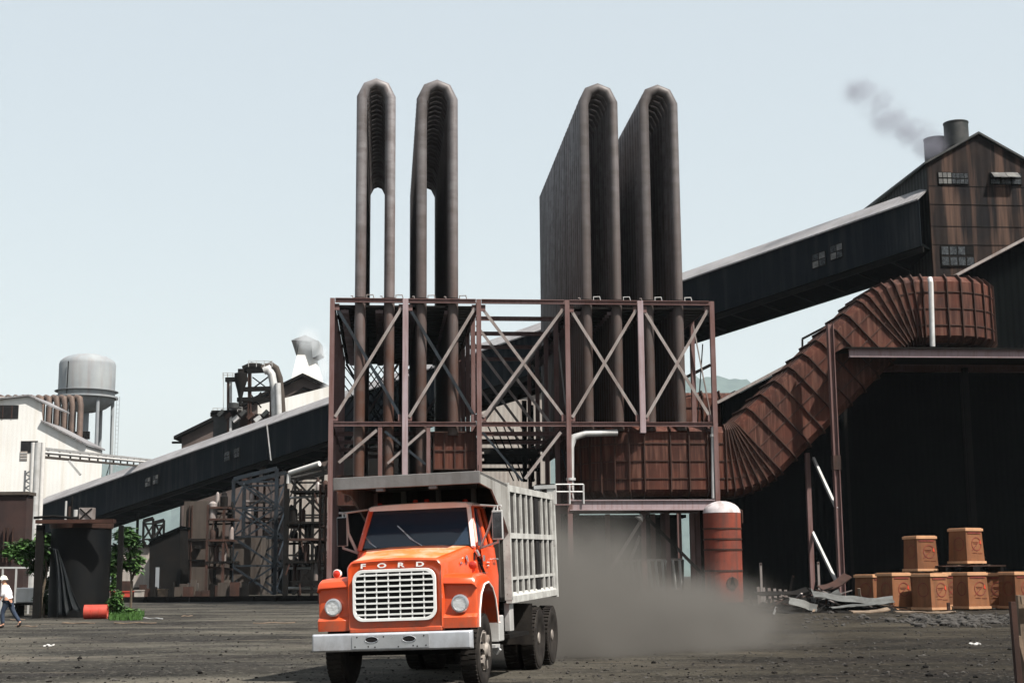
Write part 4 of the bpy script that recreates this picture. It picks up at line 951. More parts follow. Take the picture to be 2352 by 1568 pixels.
# mirrors on brackets
for s_, ym in ((1, 1.33), (-1, -1.16)):
    mr = tb(MB().bb(-.36, -.31, ym - .085, ym + .085, 2.13, 2.58), 'mirror', 'silver', bevel=.012)
    if s_ > 0: tsub(mr, MB().bb(-.309, -.304, ym - .068, ym + .068, 2.16, 2.55), 'mirror_face', 'pane')
    else: tsub(mr, MB().bb(-.309, -.304, ym - .075, ym + .075, 2.14, 2.57), 'mirror_face', 'dark')
    br = MB().tube([(-.70, s_ * .86, 2.70), (-.40, ym, 2.645), (-.36, ym + s_ * .06, 2.65)], .016, 8)
    br.tube([(-.36, ym, 2.65), (-.355, ym, 2.57)], .013, 6)
    br.tube([(-.56, s_ * .99, 2.02), (-.37, ym, 2.10), (-.355, ym, 2.14)], .018, 8)
    br.tube([(-.56, s_ * .99, 2.02), (-.40, (ym * .55 + s_ * .45), 2.33), (-.38, ym - s_ * .05, 2.64)], .016 if s_ > 0 else .024, 8)
    tb(br, 'mirror_bracket', 'silver')
# chassis
for s_ in (-1, 1): tb(MB().bb(-6.1, .58, s_ * .46 - .06, s_ * .46 + .06, .78, 1.02), 'frame_rail', 'dark')
tb(MB().bb(-.6, .65, -.45, .45, .75, 1.5), 'engine_block', 'dark'); tb(MB().bar((0, -1.0, .53), (0, 1.0, .53), .14, .12, up=(0, 0, 1)), 'front_axle', 'soot')
tb(MB().bb(-1.35, -1.0, .96, 1.16, .58, .98), 'battery_box', 'silver', bevel=.02)
stp = tb(MB().bb(-1.05, -.72, .90, 1.15, .50, .545), 'cab_step', 'silver'); tsub(stp, MB().bar((-.88, 1.0, .5), (-.80, .9, .85), .03, .12), 'step_bracket', 'silver')
tb(MB().tube([(-1.45, .72, .80), (-2.45, .72, .80)], .30, 24), 'fuel_tank', 'soot', sharp=50)
tb(MB().bb(-2.32, -2.02, 1.02, 1.12, .70, 1.16), 'side_locker', 'silver', bevel=.012)
tb(MB().bb(-3.35, -1.75, .72, 1.16, .60, .66), 'running_board', 'soot'); tb(MB().bb(-3.30, -2.35, .74, .78, .66, 1.2), 'board_back', 'soot')
tb(MB().bar((-1.4, .98, .48), (-1.38, 1.06, .40), .06, .1), 'step_hanger', 'silver')
# wheels
def wheel(x, y, s_, dual=False, name='wheel'):
    rt = MB(); w_ = .125; r_ = .53; yc = y
    rt.lathe([(.30, -w_ * .8), (.33, -w_), (.44, -w_ * 1.08), (.50, -w_), (.525, -w_ * .75), (.53, 0), (.525, w_ * .75), (.50, w_), (.44, w_ * 1.08), (.33, w_), (.30, w_ * .8)], 44, (x, yc, r_), 'Y')
    wh = rt.build('wheel', 'rubber', tr, TM, sharp=40)
    td = MB()
    for k in range(44):
        
        for q in (-1, 1):
            a = 2 * math.pi * (k + q * .12) / 44; ca, sa = math.cos(a), math.sin(a)
            rot = Matrix.Rotation(-a + math.pi / 2, 3, 'Y')
            td.box((x + .528 * ca, yc + q * .055, r_ + .528 * sa + q * .0), (.048, .115, .03), rot)
    sub('tread', td, 'rubber', wh, space=TM)
    o = yc + s_ * (w_ * .80 if not dual else w_ * .2)
    rm = MB().lathe([(.30, 0), (.285, s_ * .02), (.27, -s_ * .03), (.20, -s_ * .06), (.12, -s_ * .02), (.12, s_ * .05), (.09, s_ * .09), (.001, s_ * .10)], 32, (x, o, r_), 'Y')
    ri = sub('rim', rm, 'rim', wh, space=TM, sharp=30)
    sp = MB()
    for k in range(6):
        a = R(60 * k + 15); sp.bar((x + .11 * math.cos(a), o + s_ * .02, r_ + .11 * math.sin(a)), (x + .275 * math.cos(a), o + s_ * .025, r_ + .275 * math.sin(a)), .07, .06, up=(0, 1, 0))
    sub('spokes', sp, 'rim', wh, space=TM)
    bt = MB()
    for k in range(10): a = R(36 * k); bt.lathe([(.018, 0), (.018, s_ * .03), (.001, s_ * .032)], 8, (x + .2 * math.cos(a), o + s_ * .0, r_ + .2 * math.sin(a)), 'Y')
    sub('wheel_nuts', bt, 'dark', wh, space=TM)
wheel(0, 1.03, 1); wheel(0, -1.03, -1)
for x in (-4.30, -5.62):
    for s_ in (-1, 1): wheel(x, s_ * 1.06, s_, True); wheel(x, s_ * .74, s_, True)
    MB().bar((x, -.9, .53), (x, .9, .53), .22, .22).build('rear_axle', 'dark', tr, TM)
for s_ in (-1, 1):
    MB().bb(-3.62, -3.60, s_ * .62, s_ * 1.18, .45, 1.15).build('mud_flap', 'rubber', tr, TM)
# tipper body
BX0, BX1 = -1.93, -6.22; ZB0, ZB1 = 1.20, 3.06; DY = 1.165
def bz(x, z): return z + (BX0 - x) * .017
bd = MB()
def bq(x0, x1, y0, y1, z0, z1):
    return MB().prism([(x0, y0, bz(x0, z0)), (x1, y0, bz(x1, z0)), (x1, y0, bz(x1, z1)), (x0, y0, bz(x0, z1))], (0, y1 - y0, 0))
for s_ in (-1, 1):
    sd_ = tb(bq(BX0, BX1, s_ * (DY - .04), s_ * (DY - .09), ZB0 + .05, ZB1), 'body_side', 'dump_panel')
    ri = tsub(sd_, bq(BX0, BX1, s_ * (DY - .10), s_ * DY, ZB1 - .09, ZB1 + .02), 'top_rail', 'dump_rib')
    tsub(sd_, bq(BX0, BX1, s_ * (DY - .06), s_ * (DY + .0), 2.20, 2.29), 'mid_rail', 'dump_rib')
    tsub(sd_, bq(BX0, BX1, s_ * (DY - .06), s_ * (DY - .01), 1.52, 1.57), 'lower_rail', 'dump_rib')
    tsub(sd_, MB().prism([(BX0, s_ * (DY - .08), bz(BX0, ZB0 + .16)), (BX0, s_ * (DY + .02), bz(BX0, ZB0 + .06)), (BX0, s_ * (DY + .02), bz(BX0, ZB0 - .05)), (BX0, s_ * (DY - .08), bz(BX0, ZB0 - .05))], (BX1 - BX0, 0, .017 * (BX0 - BX1))), 'sill_rail', 'dump_rib')
    nr = 9
    for k in range(nr):
        x = BX0 - .18 - k * (abs(BX1 - BX0) - .36) / (nr - 1)
        if k in (5,): 
            tsub(sd_, bq(x + .17, x - .17, s_ * (DY - .05), s_ * (DY - .02), ZB0 + .08, ZB1), 'dark_patch', 'dark'); continue
        tsub(sd_, bq(x + .042, x - .042, s_ * (DY - .05), s_ * (DY - .005), ZB0 + .1, ZB1 - .08), 'rib', 'dump_rib')
    tsub(sd_, bq(BX0 + .005, BX0 - .09, s_ * (DY - .10), s_ * (DY + .02), ZB0, ZB1 + .05), 'corner_post', 'dump_rib')
    tsub(sd_, bq(BX1 + .08, BX1 - .05, s_ * (DY - .10), s_ * (DY + .03), ZB0 - .08, ZB1 + .16), 'corner_post', 'dump_rib')
fwl = tb(MB().bb(BX0, BX0 - .05, -(DY - .09), DY - .09, ZB0 + .02, ZB1), 'body_front', 'dump_panel')
for y in (-.6, 0, .6): tsub(fwl, MB().bb(BX0 + .001, BX0 + .06, y - .04, y + .04, ZB0, ZB1), 'rib', 'dump')
tb(bq(BX0, BX1, -(DY - .1), DY - .1, ZB0 - .02, ZB0 + .05), 'body_floor', 'soot')
tb(bq(BX0 - .3, BX1, -.5, -.38, ZB0 - .15, ZB0 - .02), 'body_sill', 'dark'); tb(bq(BX0 - .3, BX1, .38, .5, ZB0 - .15, ZB0 - .02), 'body_sill', 'dark')
tgt = tb(MB().bb(BX1, BX1 - .06, -DY + .1, DY - .1, ZB0 + .05, ZB1 + .1), 'tailgate', 'dump_panel')
tsub(tgt, MB().bb(BX1 + .1, BX1 - .12, DY - .35, DY + .06, ZB1 + .20, ZB1 + .27), 'tailgate_hinge', 'silver'); tsub(tgt, MB().bb(BX1 + .06, BX1 - .1, DY - .32, DY - .24, ZB1 - .1, ZB1 + .2), 'tailgate_arm', 'silver')
tsub(tgt, MB().bb(BX1 + .06, BX1 - .1, DY - .04, DY + .04, ZB1 - .1, ZB1 + .2), 'tailgate_arm', 'silver')
# cab visor
VX, VW = .08, 1.165
vs_ = tb(MB().bb(VX, VX - .05, -VW, VW, 2.975, 3.165), 'visor_lip', 'dump_lip', bevel=.01)
tb(MB().prism([(VX - .05, -VW, 3.155), (BX0, -VW, ZB1 + .02), (BX0, -VW, ZB1 - .02), (VX - .05, -VW, 3.115)], (0, 2 * VW, 0)), 'visor', 'dump_lip')
for s_ in (-1, 1):
    g = MB().prism([(VX - .05, s_ * VW, 3.16), (BX0, s_ * VW, ZB1 + .03), (BX0, s_ * VW, 2.28), (-1.62, s_ * VW, 2.50), (-.75, s_ * VW, 2.93), (VX - .05, s_ * VW, 2.98)], (0, -s_ * .03, 0))
    tb(g, 'visor_gusset', 'dump')  # lighter paint than the visor lip: sunlit side put into the colour
for y in (-.42, .42): tb(MB().bb(VX - .02, VX - .12, y - .06, y + .06, 2.93, 2.975), 'visor_bracket', 'dump_lip')
fk = tb(MB().bb(-1.78, -1.88, .72, 1.02, 1.25, 2.9), 'exhaust_guard', 'dump_panel')
# ------------------------------------------------------------------ left background
def face_thing(name, label, cat, px, Y, group=None):
    p = P(px, 1327, Y); return thing(name, label, cat, (p.x, Y, 0), 0, group)
def wall_poly(root, pts, Y, thick, name, mat, holes=None):
    v = [P(x, y, Y) for x, y in pts]; MB().prism(v, (0, thick, 0)).build(name, mat, root)
def pz(px, py, Y): return P(px, py, Y)
def frontbox(root, x0, y0, x1, y1, Y, depth, name, mat, ground=False):
    a, b = P(x0, y1, Y), P(x1, y0, Y); z0 = 0 if ground else a.z
    return MB().bb(a.x, b.x, Y, Y + depth, z0, b.z).build(name, mat, root)
# white gabled mill building
YW = 200
wb = face_thing('white_mill_building', 'white corrugated mill building with a raised roof monitor at the left edge', 'building', 60, YW)
wall_poly(wb, [(-190, 1400), (197, 1400), (198, 1022), (96, 969), (96, 926), (68, 911), (-90, 911), (-90, 969), (-190, 1022)], YW, .3, 'front_wall', 'white_wall')
a = P(-190, 1022, YW); b = P(198, 1022, YW); ez = b.z
MB().bb(b.x - .3, b.x, YW + .3, YW + 8, 0, ez).build('side_wall', 'white_wall', wb); MB().bb(a.x, a.x + .3, YW + .3, YW + 8, 0, ez).build('side_wall', 'white_wall', wb)
def roofslab(root, p, q, depth, mat='roof', th=.22, y0=None, name='roof'):
    return MB().prism([p, q, q + Vector((0, 0, th)), p + Vector((0, 0, th))], (0, depth, 0)).build(name, mat, root)
o = Vector((0, -.5, .02))
roofslab(wb, P(96, 968, YW) + o, P(202, 1023, YW) + o, 9); roofslab(wb, P(-90, 968, YW) + o, P(-196, 1024, YW) + o, 9)
roofslab(wb, P(68, 910, YW) + o, P(117, 935, YW) + o, 9); roofslab(wb, P(68, 910, YW) + o, P(-92, 928, YW) + o, 9)
frontbox(wb, -92, 930, 43, 962, YW - .06, .055, 'monitor_opening', 'dark'); 
for k in range(6): frontbox(wb, -80 + k * 21, 931, -76 + k * 21, 961, YW - .12, .055, 'mullion', 'rust2')
frontbox(wb, 47, 1012, 87, 1040, YW - .06, .055, 'opening', 'dark'); frontbox(wb, 45, 1036, 63, 1057, YW - .08, .075, 'opening', 'pale_wall')
for k in range(3): frontbox(wb, 46, 1040 + k * 6, 62, 1042 + k * 6, YW - .14, .055, 'mullion', 'silver')
frontbox(wb, 66, 1040, 80, 1100, YW - .05, .045, 'rust_stain_panel', 'pale_wall')

# more coolers far left
fg = face_thing('gas_cooler', 'distant brown tube cooler rising behind the white mill building', 'gas cooler', 150, 235)
YG = 235
def farU(px, w_, ytop, Y, turn):
    c = P(px, ytop, Y); u = Vector((math.cos(turn), math.sin(turn), 0)) * w_
    zt = c.z - .55; pts = [c - u, c - u * .72, c, c + u * .72, c + u]; zz = [zt - 1.6, zt - .35, zt, zt - .35, zt - 1.6]
    path = [Vector((c.x - u.x, c.y - u.y, 0))] + [Vector((p.x, p.y, z)) for p, z in zip(pts, zz)] + [Vector((c.x + u.x, c.y + u.y, 0))]
    MB().tube(path, .50, 12).build('u_tube', 'tube_brown', fg)
M['tube_brown'] = pm('brown_tube_steel', (0.11, 0.075, 0.06), (0.07, 0.05, 0.042), .5, .6, .1)
for k in range(13): farU(176 - k * 17.5, 2.0, 905, YG + k * .6, R(-52))
frontbox(fg, -60, 990, 205, 1010, YG + 3.2, .5, 'support_beam', 'soot')

# water tower
YT = 300
wt = face_thing('water_tower', 'grey domed water tower on slim legs', 'water tower', 199, YT)
c = P(199, 900, YT); rr = (P(262, 900, YT).x - P(136, 900, YT).x) / 2
z0, z1, z2, z3 = P(199, 948, YT).z, P(199, 912, YT).z, P(199, 838, YT).z, P(199, 813, YT).z
pf_ = [(.01, z0)] + [(rr * math.sin(R(a_)), z1 - (z1 - z0) * math.cos(R(a_))) for a_ in range(15, 90, 15)] + [(rr, z1), (rr, z2)] + [(rr * math.cos(R(a_)), z2 + (z3 - z2) * math.sin(R(a_)) ** 1.0) for a_ in range(15, 90, 15)] + [(.01, z3 + .2)]
MB().lathe(pf_, 40, (c.x, YT, 0)).build('tank', 'tank_grey', wt)
MB().lathe([(rr, z1 - .3), (rr + .7, z1 - .3), (rr + .7, z1 + .05), (rr, z1 + .05)], 40, (c.x, YT, 0)).build('balcony', 'tank_grey', wt)
MB().lathe([(rr + .66, z1 + 1.1), (rr + .72, z1 + 1.1), (rr + .72, z1 + 1.2), (rr + .66, z1 + 1.2)], 40, (c.x, YT, 0)).build('balcony_rail', 'tank_grey', wt)
for k in range(6):
    a_ = R(60 * k + 12); x, y = c.x + rr * .93 * math.cos(a_), YT + rr * .93 * math.sin(a_); x2, y2 = c.x + rr * 1.0 * math.cos(a_), YT + rr * 1.0 * math.sin(a_)
    MB().tube([(x2, y2, 0), (x, y, z1)], .38, 10).build('leg', 'tank_grey', wt)
    b_ = R(60 * (k + 1) + 12); xb, yb = c.x + rr * .95 * math.cos(b_), YT + rr * .95 * math.sin(b_)
    for zz in (z1 * .36, z1 * .68): MB().bar((x, y, zz), (xb, yb, zz), .25).build('strut', 'tank_grey', wt)
    MB().bar((x, y, z1 * .37), (xb, yb, z1 * .67), .07).build('tie_rod', 'soot', wt); MB().bar((xb, yb, z1 * .37), (x, y, z1 * .67), .07).build('tie_rod', 'soot', wt)
MB().tube([(c.x, YT, 0), (c.x, YT, z0)], .7, 12).build('riser', 'tank_grey', wt)
lx = c.x + rr + .9
ld = MB().bar((lx, YT - 1, 4), (lx, YT - 1, z1), .08).bar((lx + .6, YT - 1, 4), (lx + .6, YT - 1, z1), .08)
for k in range(40): ld.bar((lx, YT - 1, 4 + k * (z1 - 4) / 40), (lx + .6, YT - 1, 4 + k * (z1 - 4) / 40), .05)
ld.build('ladder', 'tank_grey', wt)
q = P(176, 840, YT); ld = MB().bar((q.x, YT - rr - .1, z1), (q.x, YT - rr * .97, z2), .18); ld.build('side_ladder', 'soot', wt)

# pipe bridge with its column
YB = 120
pb = face_thing('pipe_bridge', 'pale pipe bridge running right from a white column, in front of the white mill building', 'pipe bridge', 88, YB)
q0, q1 = P(82, 1028, YB), P(348, 1056, 186)
q0b, q1b = P(84, 1048, YB), P(346, 1072, 186)
MB().bar(q0, q1, .3, .22).build('chord', 'silver', pb); MB().bar(q0b, q1b, .3, .22).build('chord', 'beige', pb)
MB().tube([q0 + Vector((0, .4, -.3)), q1 + Vector((0, .4, -.3))], .16, 8).build('pipe', 'white', pb)
for k in range(15):
    f = k / 14; a_, b_ = q0.lerp(q1, f), q0b.lerp(q1b, f); MB().bar(a_, b_, .14).build('strut', 'soot', pb)
    if k in (12,): MB().bar(b_, Vector((b_.x, b_.y, 0)), .28).build('bent', 'soot', pb)
for x, m_, r_ in ((78, 'white', .22), (88, 'silver', .30), (100, 'white', .18)):
    t_, b_ = P(x, 1016, YB - 2), P(x, 1195, YB - 2); MB().tube([(t_.x, YB - 2, 0), t_], r_, 12).build('riser', m_, pb)
MB().bar(P(158, 1058, YB + 8), P(185, 1090, YB + 8), .2).build('knee_brace', 'silver', pb)
mk = MB()
for s in (0, 1): 
    a_ = P(58 + s * 14, 1080, YB - 1); mk.bar((a_.x, YB - 1, 0), a_, .14)
for k in range(12):
    a_, b_ = P(58, 1088 + k * 16, YB - 1), P(72, 1096 + k * 16, YB - 1); mk.bar(a_, b_, .1)
    a_, b_ = P(72, 1080 + k * 16, YB - 1), P(58, 1088 + k * 16, YB - 1); mk.bar(a_, b_, .1)
mk.build('lattice_leg', 'white', pb)

# brick wall building at far left
bk = face_thing('brick_building', 'low dark red brick building with a pale coping at the left edge', 'building', 20, 105)
frontbox(bk, -120, 1134, 62, 1400, 105, 1.5, 'wall', 'brick', True); frontbox(bk, -121, 1128, 64, 1137, 104.8, 1.9, 'coping', 'beige')
for x in (6, 14, 26): frontbox(bk, x, 1210, x + 2.5, 1290, 104.7, .2, 'pipe', 'rust2')
# fence at the left
fc = face_thing('pipe_fence', 'pale pipe railing behind the man in the white shirt', 'fence', 50, 72)
for y in (1303,): MB().bar(P(-60, y, 72), P(100, y, 72), .09).build('rail', 'silver', fc)
for k in range(6): q = P(-55 + k * 31, 1303, 72); MB().bar((q.x, 72, 0), q, .08).build('post', 'silver', fc)

# grey-brown gabled building behind the gallery
YH = 200
bh = face_thing('gabled_brick_building', 'large grey brown gabled building behind the conveyor gallery', 'building', 600, YH)
wall_poly(bh, [(417, 1003), (417, 1400), (980, 1400), (980, 998), (697, 866)], YH, .4, 'front_wall', 'brickwall')
dpt = 34
a_, b_ = P(417, 1003, YH), P(980, 998, YH); pk_ = P(697, 866, YH)
MB().bb(a_.x, a_.x + .4, YH + .4, YH + dpt, 0, a_.z).build('side_wall', 'brickwall', bh); MB().bb(b_.x - .4, b_.x, YH + .4, YH + dpt, 0, b_.z).build('side_wall', 'brickwall', bh)
o = Vector((0, -.9, .03)); ex = Vector((-.9, 0, -.43))
roofslab(bh, a_ + ex + o, pk_ + o, dpt + 1.4, 'soot', .45); roofslab(bh, pk_ + o, b_ - Vector((ex.x, 0, -ex.z)) + o, dpt + 1.4, 'soot', .45)
MB().bb(a_.x - 1.4, a_.x - .01, YH + .2, YH + .5, a_.z - .9, a_.z - .6).build('bracket', 'soot', bh)
wall_poly(bh, [(640, 925), (697, 888), (745, 905), (745, 910), (697, 894), (640, 932)], YH - .25, .2, 'cornice', 'soot')
# beige lower wing with pilasters
bw = face_thing('concrete_wing', 'beige concrete wall with brown vertical pipes below the gallery', 'building', 455, 150)
frontbox(bw, 416, 1150, 478, 1400, 150, 9, 'wall', 'beige', True)
frontbox(bw, 478, 1230, 600, 1400, 152, 7, 'wall', 'beige', True)
for x, m_ in ((418, 'pale_wall'), (431, 'rust2'), (437, 'rust2')): frontbox(bw, x, 1160, x + (9 if m_ == 'pale_wall' else 3.5), 1352, 149.7, .25, 'pilaster' if m_ == 'pale_wall' else 'pipe', 'beige' if m_ == 'pale_wall' else m_)
frontbox(bw, 412, 1236, 480, 1241, 149.6, .3, 'band', 'soot'); frontbox(bw, 446, 1250, 460, 1259, 149.3, .6, 'lamp_box', 'soot'); frontbox(bw, 416, 1284, 478, 1287, 149.7, .25, 'band', 'soot')
frontbox(bw, 430, 1338, 452, 1356, 149.2, .7, 'cabinet', 'pale_wall')
dk = face_thing('dark_lean_to', 'dark lean to shed left of the beige concrete wall', 'shed', 380, 146)
wall_poly(dk, [(343, 1400), (414, 1400), (414, 1212), (343, 1243)], 146, 6, 'wall', 'brickwall2' if 'brickwall2' in M else 'soot')
wall_poly(dk, [(343, 1243), (416, 1211), (416, 1207), (340, 1240)], 145.7, 6.6, 'roof', 'black')
frontbox(dk, 356, 1302, 366, 1352, 145.9, .08, 'door', 'tank_grey')
# pale sheet buildings behind the trestles
ps = face_thing('pale_sheet_building', 'pale corrugated building glimpsed through the trestle and the open bay', 'building', 1000, 190)
frontbox(ps, 1098, 902, 1262, 1400, 190, 24, 'wall', 'pale_wall', True)
frontbox(ps, 655, 1076, 750, 1400, 190.2, 20, 'wall', 'pale_wall', True)
frontbox(ps, 655, 1070, 752, 1077, 189.6, 21, 'roof', 'soot'); frontbox(ps, 1094, 896, 1264, 903, 189.6, 25, 'roof', 'roof')
pr = face_thing('pale_roofed_gallery', 'second pale roof band showing above the gallery left of the steel frame', 'roof', 710, 172)
wall_poly(pr, [(592, 962), (592, 930), (760, 886), (770, 940)], 186, 4, 'wall', 'white_wall')

frontbox(ps, 752, 1005, 1098, 1400, 192, 18, 'wall', 'soot', True)  # added dark backing wall that keeps the lower left bays black
# process platform with cyclone and bent pipes
YP = 178
pp = face_thing('process_platform', 'rusty process platform with a black cyclone and curved pale pipes on the roof', 'platform', 560, YP)
def pt(x, y, dy=0): return P(x, y, YP + dy)
def pbar(x0, y0, x1, y1, w_=.25, mat='rust2', name='strut', dy=0): MB().bar(pt(x0, y0, dy), pt(x1, y1, dy), w_).build(name, mat, pp)
frontbox(pp, 489, 948, 548, 1010, YP + 2, 7, 'tank', 'drum_vent'); frontbox(pp, 548, 950, 618, 1000, YP + 3, 6, 'tank', 'rust2')
for x in (524, 530, 572, 575, 622): pbar(x, 850 if x > 560 else 872, x, 1000, .28, 'rust2' if x != 530 else 'silver', 'post')
for x in (572, 622): pbar(x, 836, x, 1000, .22, 'soot', 'post', 4)
for x0, x1, y in ((518, 568, 872), (568, 626, 852), (486, 545, 948), (545, 620, 918), (560, 628, 894), (484, 556, 952)): pbar(x0, y, x1, y - (2 if x1 - x0 > 40 else 0), .55, 'soot', 'deck_beam'); 
for x0, y0, x1, y1 in ((572, 900, 600, 936), (600, 900, 575, 930), (575, 896, 618, 864), (580, 866, 620, 896), (560, 940, 618, 905)): pbar(x0, y0, x1, y1, .16, 'soot', 'brace', 2)
for x0, x1, y in ((512, 545, 856), (571, 625, 828), (489, 522, 937), (524, 556, 934)):
    for dyy in (0, 5): pbar(x0, y + dyy, x1, y + dyy + 1, .07, 'silver', 'handrail')
    k = 4
    for i in range(k): xx = x0 + (x1 - x0) * i / (k - 1); pbar(xx, y, xx, y + 14, .07, 'silver', 'handrail')
for x in (513, 522): pbar(x, 856, x, 950, .07, 'silver', 'ladder_rail')
cy = pt(553, 880, -1)
MB().lathe([(.2, pt(553, 935).z), (.25, pt(553, 915).z), (.45, pt(553, 898).z), (.8, pt(553, 876).z), (.8, pt(553, 860).z), (.4, pt(553, 858).z), (.4, pt(553, 850).z), (.01, pt(553, 850).z)], 20, (cy.x, cy.y, 0)).build('cyclone', 'soot', pp)
MB().lathe([(.7, pt(540, 940).z), (.7, pt(540, 928).z), (.01, pt(540, 926).z)], 14, (pt(541, 935).x, YP - 1, 0)).build('hopper', 'drum_vent', pp)
MB().tube([pt(600, 846, 1), pt(622, 838, 1), pt(634, 846, 1), pt(642, 868, 1), pt(646, 905, 1), pt(649, 950, 1)], .42, 12).build('curved_pipe', 'beige', pp)
MB().tube([pt(606, 852), pt(616, 848), pt(624, 860), pt(630, 890), pt(632, 960)], .5, 12).build('curved_pipe', 'silver', pp)
MB().tube([pt(638, 880, -.6), pt(641, 960, -.6)], .38, 12).build('curved_pipe', 'silver', pp)
MB().tube([pt(560, 850, 1), pt(578, 842, 1), pt(600, 846, 1)], .6, 12).build('crossover_duct', 'soot', pp)
for k in range(7): pbar(505 + k * 17, 946 + (k % 3) * 6, 511 + k * 17, 952 + (k % 3) * 7, .9, ('drum_vent', 'rust2', 'silver')[k % 3], 'valve')

# tapered ventilator with a hood
YV = 200
vt = face_thing('tapered_ventilator', 'white tapered ventilator with an open grey hood, steam around it', 'ventilator', 700, YV)
a0, a1, t0_, t1_ = P(667, 880, YV), P(736, 880, YV), P(685, 786, YV), P(713, 786, YV)
def frust(a, b, c_, d, dy0, dy1, name, mat):
    m = MB(); z0, z1 = a.z, c_.z
    m.add([(a.x, YV, z0), (b.x, YV, z0), (b.x, YV + dy0, z0), (a.x, YV + dy0, z0), (c_.x, YV + (dy0 - dy1) / 2, z1), (d.x, YV + (dy0 - dy1) / 2, z1), (d.x, YV + (dy0 + dy1) / 2, z1), (c_.x, YV + (dy0 + dy1) / 2, z1)], [(0, 1, 2, 3), (4, 5, 6, 7), (0, 1, 5, 4), (1, 2, 6, 5), (2, 3, 7, 6), (3, 0, 4, 7)])
    m.build(name, mat, vt)
frust(a0, a1, t0_, t1_, 4.2, 1.8, 'shaft', 'white_wall')
hL, hT, hR = P(669, 781, YV), P(701, 769, YV), P(733, 784, YV); lo1, lo2 = P(684, 815, YV), P(728, 822, YV)
MB().prism([hL, hT, hR, hT + Vector((0, 0, -.25)) - Vector((0, 0, .6))], (0, 3.6, 0)).build('hood_top', 'tank_grey', vt)
MB().prism([hL, P(684, 782, YV), P(680, 815, YV)], (0, 3.6, 0)).build('hood_cheek', 'drum_vent', vt)
MB().prism([hR, P(715, 784, YV), P(718, 822, YV), P(737, 812, YV)], (0, 3.6, 0)).build('hood_cheek', 'tank_grey', vt)

# conveyor trestles: four-legged lattice towers
def trestle(name, label, x0, x1, ytop0, ytop1, Y, dep, nlev, w_=.34, mat='blue_steel', bm_='blue_steel', xg=0):
    rt = face_thing(name, label, 'trestle', (x0 + x1) / 2, Y, 'trestles under the conveyor gallery')
    A, B = P(x0, ytop0, Y), P(x1, ytop1, Y); A2, B2 = Vector((A.x + xg, Y + dep, A.z)), Vector((B.x + xg, Y + dep, B.z))
    for p in (A, B, A2, B2): MB().ibar((p.x, p.y, 0), p, w_, w_, .06, up=(0, 1, 0)).build('leg', mat, rt)
    MB().bar(A, B, .4).build('cap_beam', bm_, rt); MB().bar(A2, B2, .4).build('cap_beam', bm_, rt)
    zt = min(A.z, B.z)
    for k in range(nlev):
        z0, z1 = zt * k / nlev, zt * (k + 1) / nlev
        for (p, q, dy) in ((A, B, -.05), (A2, B2, .05)):
            MB().bar((p.x, p.y + dy, z1), (q.x, q.y + dy, z0), .18, .22).build('brace', bm_, rt)
            if k % 2 == 0 or dy > 0: MB().bar((p.x, p.y + dy * 4, z0), (q.x, q.y + dy * 4, z1), .14, .18).build('brace', mat, rt)
            MB().bar((p.x, p.y, z1 if k < nlev - 1 else z1 - .3), (q.x, q.y, z1 if k < nlev - 1 else z1 - .3), .18).build('tie', mat, rt)
        for p, q in ((A, A2), (B, B2)): MB().bar((p.x, p.y, z0), (q.x, q.y, z1), .14).build('brace', mat, rt)
    return rt
trestle('conveyor_trestle', 'dark blue steel lattice trestle under the gallery joint', 537, 636, 1100, 1075, 149, 6, 4)
trestle('conveyor_trestle', 'thinner sooty trestle beside the left post of the steel frame', 657, 742, 1092, 1072, 141, 6, 3, .26, 'soot', 'soot')
trestle('conveyor_trestle', 'short dark trestle left of the beige concrete wall', 330, 352, 1196, 1190, 160, 5, 4, .22, 'soot', 'soot')
# rusty pipe racks in the shade between them
def rack(name, label, x0, x1, ys, Y, seed, mats=('rust2', 'soot', 'frame'), posts=4):
    rt = face_thing(name, label, 'pipe rack', (x0 + x1) / 2, Y); rn = random.Random(seed)
    for k in range(posts):
        x = x0 + (x1 - x0) * k / (posts - 1); a_ = P(x, ys[0] - 6, Y + (k % 2) * 3); MB().bar((a_.x, a_.y, 0), a_, .24).build('post', rn.choice(mats), rt)
    for y in ys:
        e0_, e1_ = rn.uniform(-.1, .15), rn.uniform(-.1, .15)
        a_, b_ = P(x0 + (x1 - x0) * e0_, y, Y), P(x1 - (x1 - x0) * e1_, y, Y); MB().bb(a_.x, b_.x, Y - .2, Y + 3.2, a_.z - .12, a_.z + .08).build('deck', rn.choice(mats), rt)
        for k in range(3):
            x = rn.uniform(x0, x1); r_ = rn.uniform(.15, .42); a_ = P(x, y, Y + rn.uniform(0, 2)); hh = rn.uniform(.5, 1.5)
            MB().lathe([(r_, 0), (r_, hh), (r_ * .5, hh + .2), (.01, hh + .25)], 12, (a_.x, a_.y, a_.z + .09)).build('vessel', rn.choice(mats + ('brace',)), rt)
        y2 = y + rn.uniform(8, 20); MB().tube([P(x0, y2, Y + 1), P(x1, y2 + rn.uniform(-6, 6), Y + 1)], rn.uniform(.08, .16), 8).build('pipe', rn.choice(mats + ('silver',)), rt)
        xx = rn.uniform(x0, x1); MB().bar(P(xx, y, Y - .1), P(xx + rn.uniform(-25, 25), y + 30, Y - .1), .12).build('brace', rn.choice(mats), rt)
rack('pipe_rack', 'rusty orange pipe rack and vessels between the beige wall and the trestle', 478, 534, (1165, 1192, 1240, 1290), 143, 5, ('rust2', 'soot', 'rust2'))
rack('pipe_rack', 'cluttered sooty pipe rack inside the blue lattice trestle', 560, 640, (1100, 1150, 1190, 1240, 1290, 1330), 160, 11, ('soot', 'rust2', 'brace'), 6)
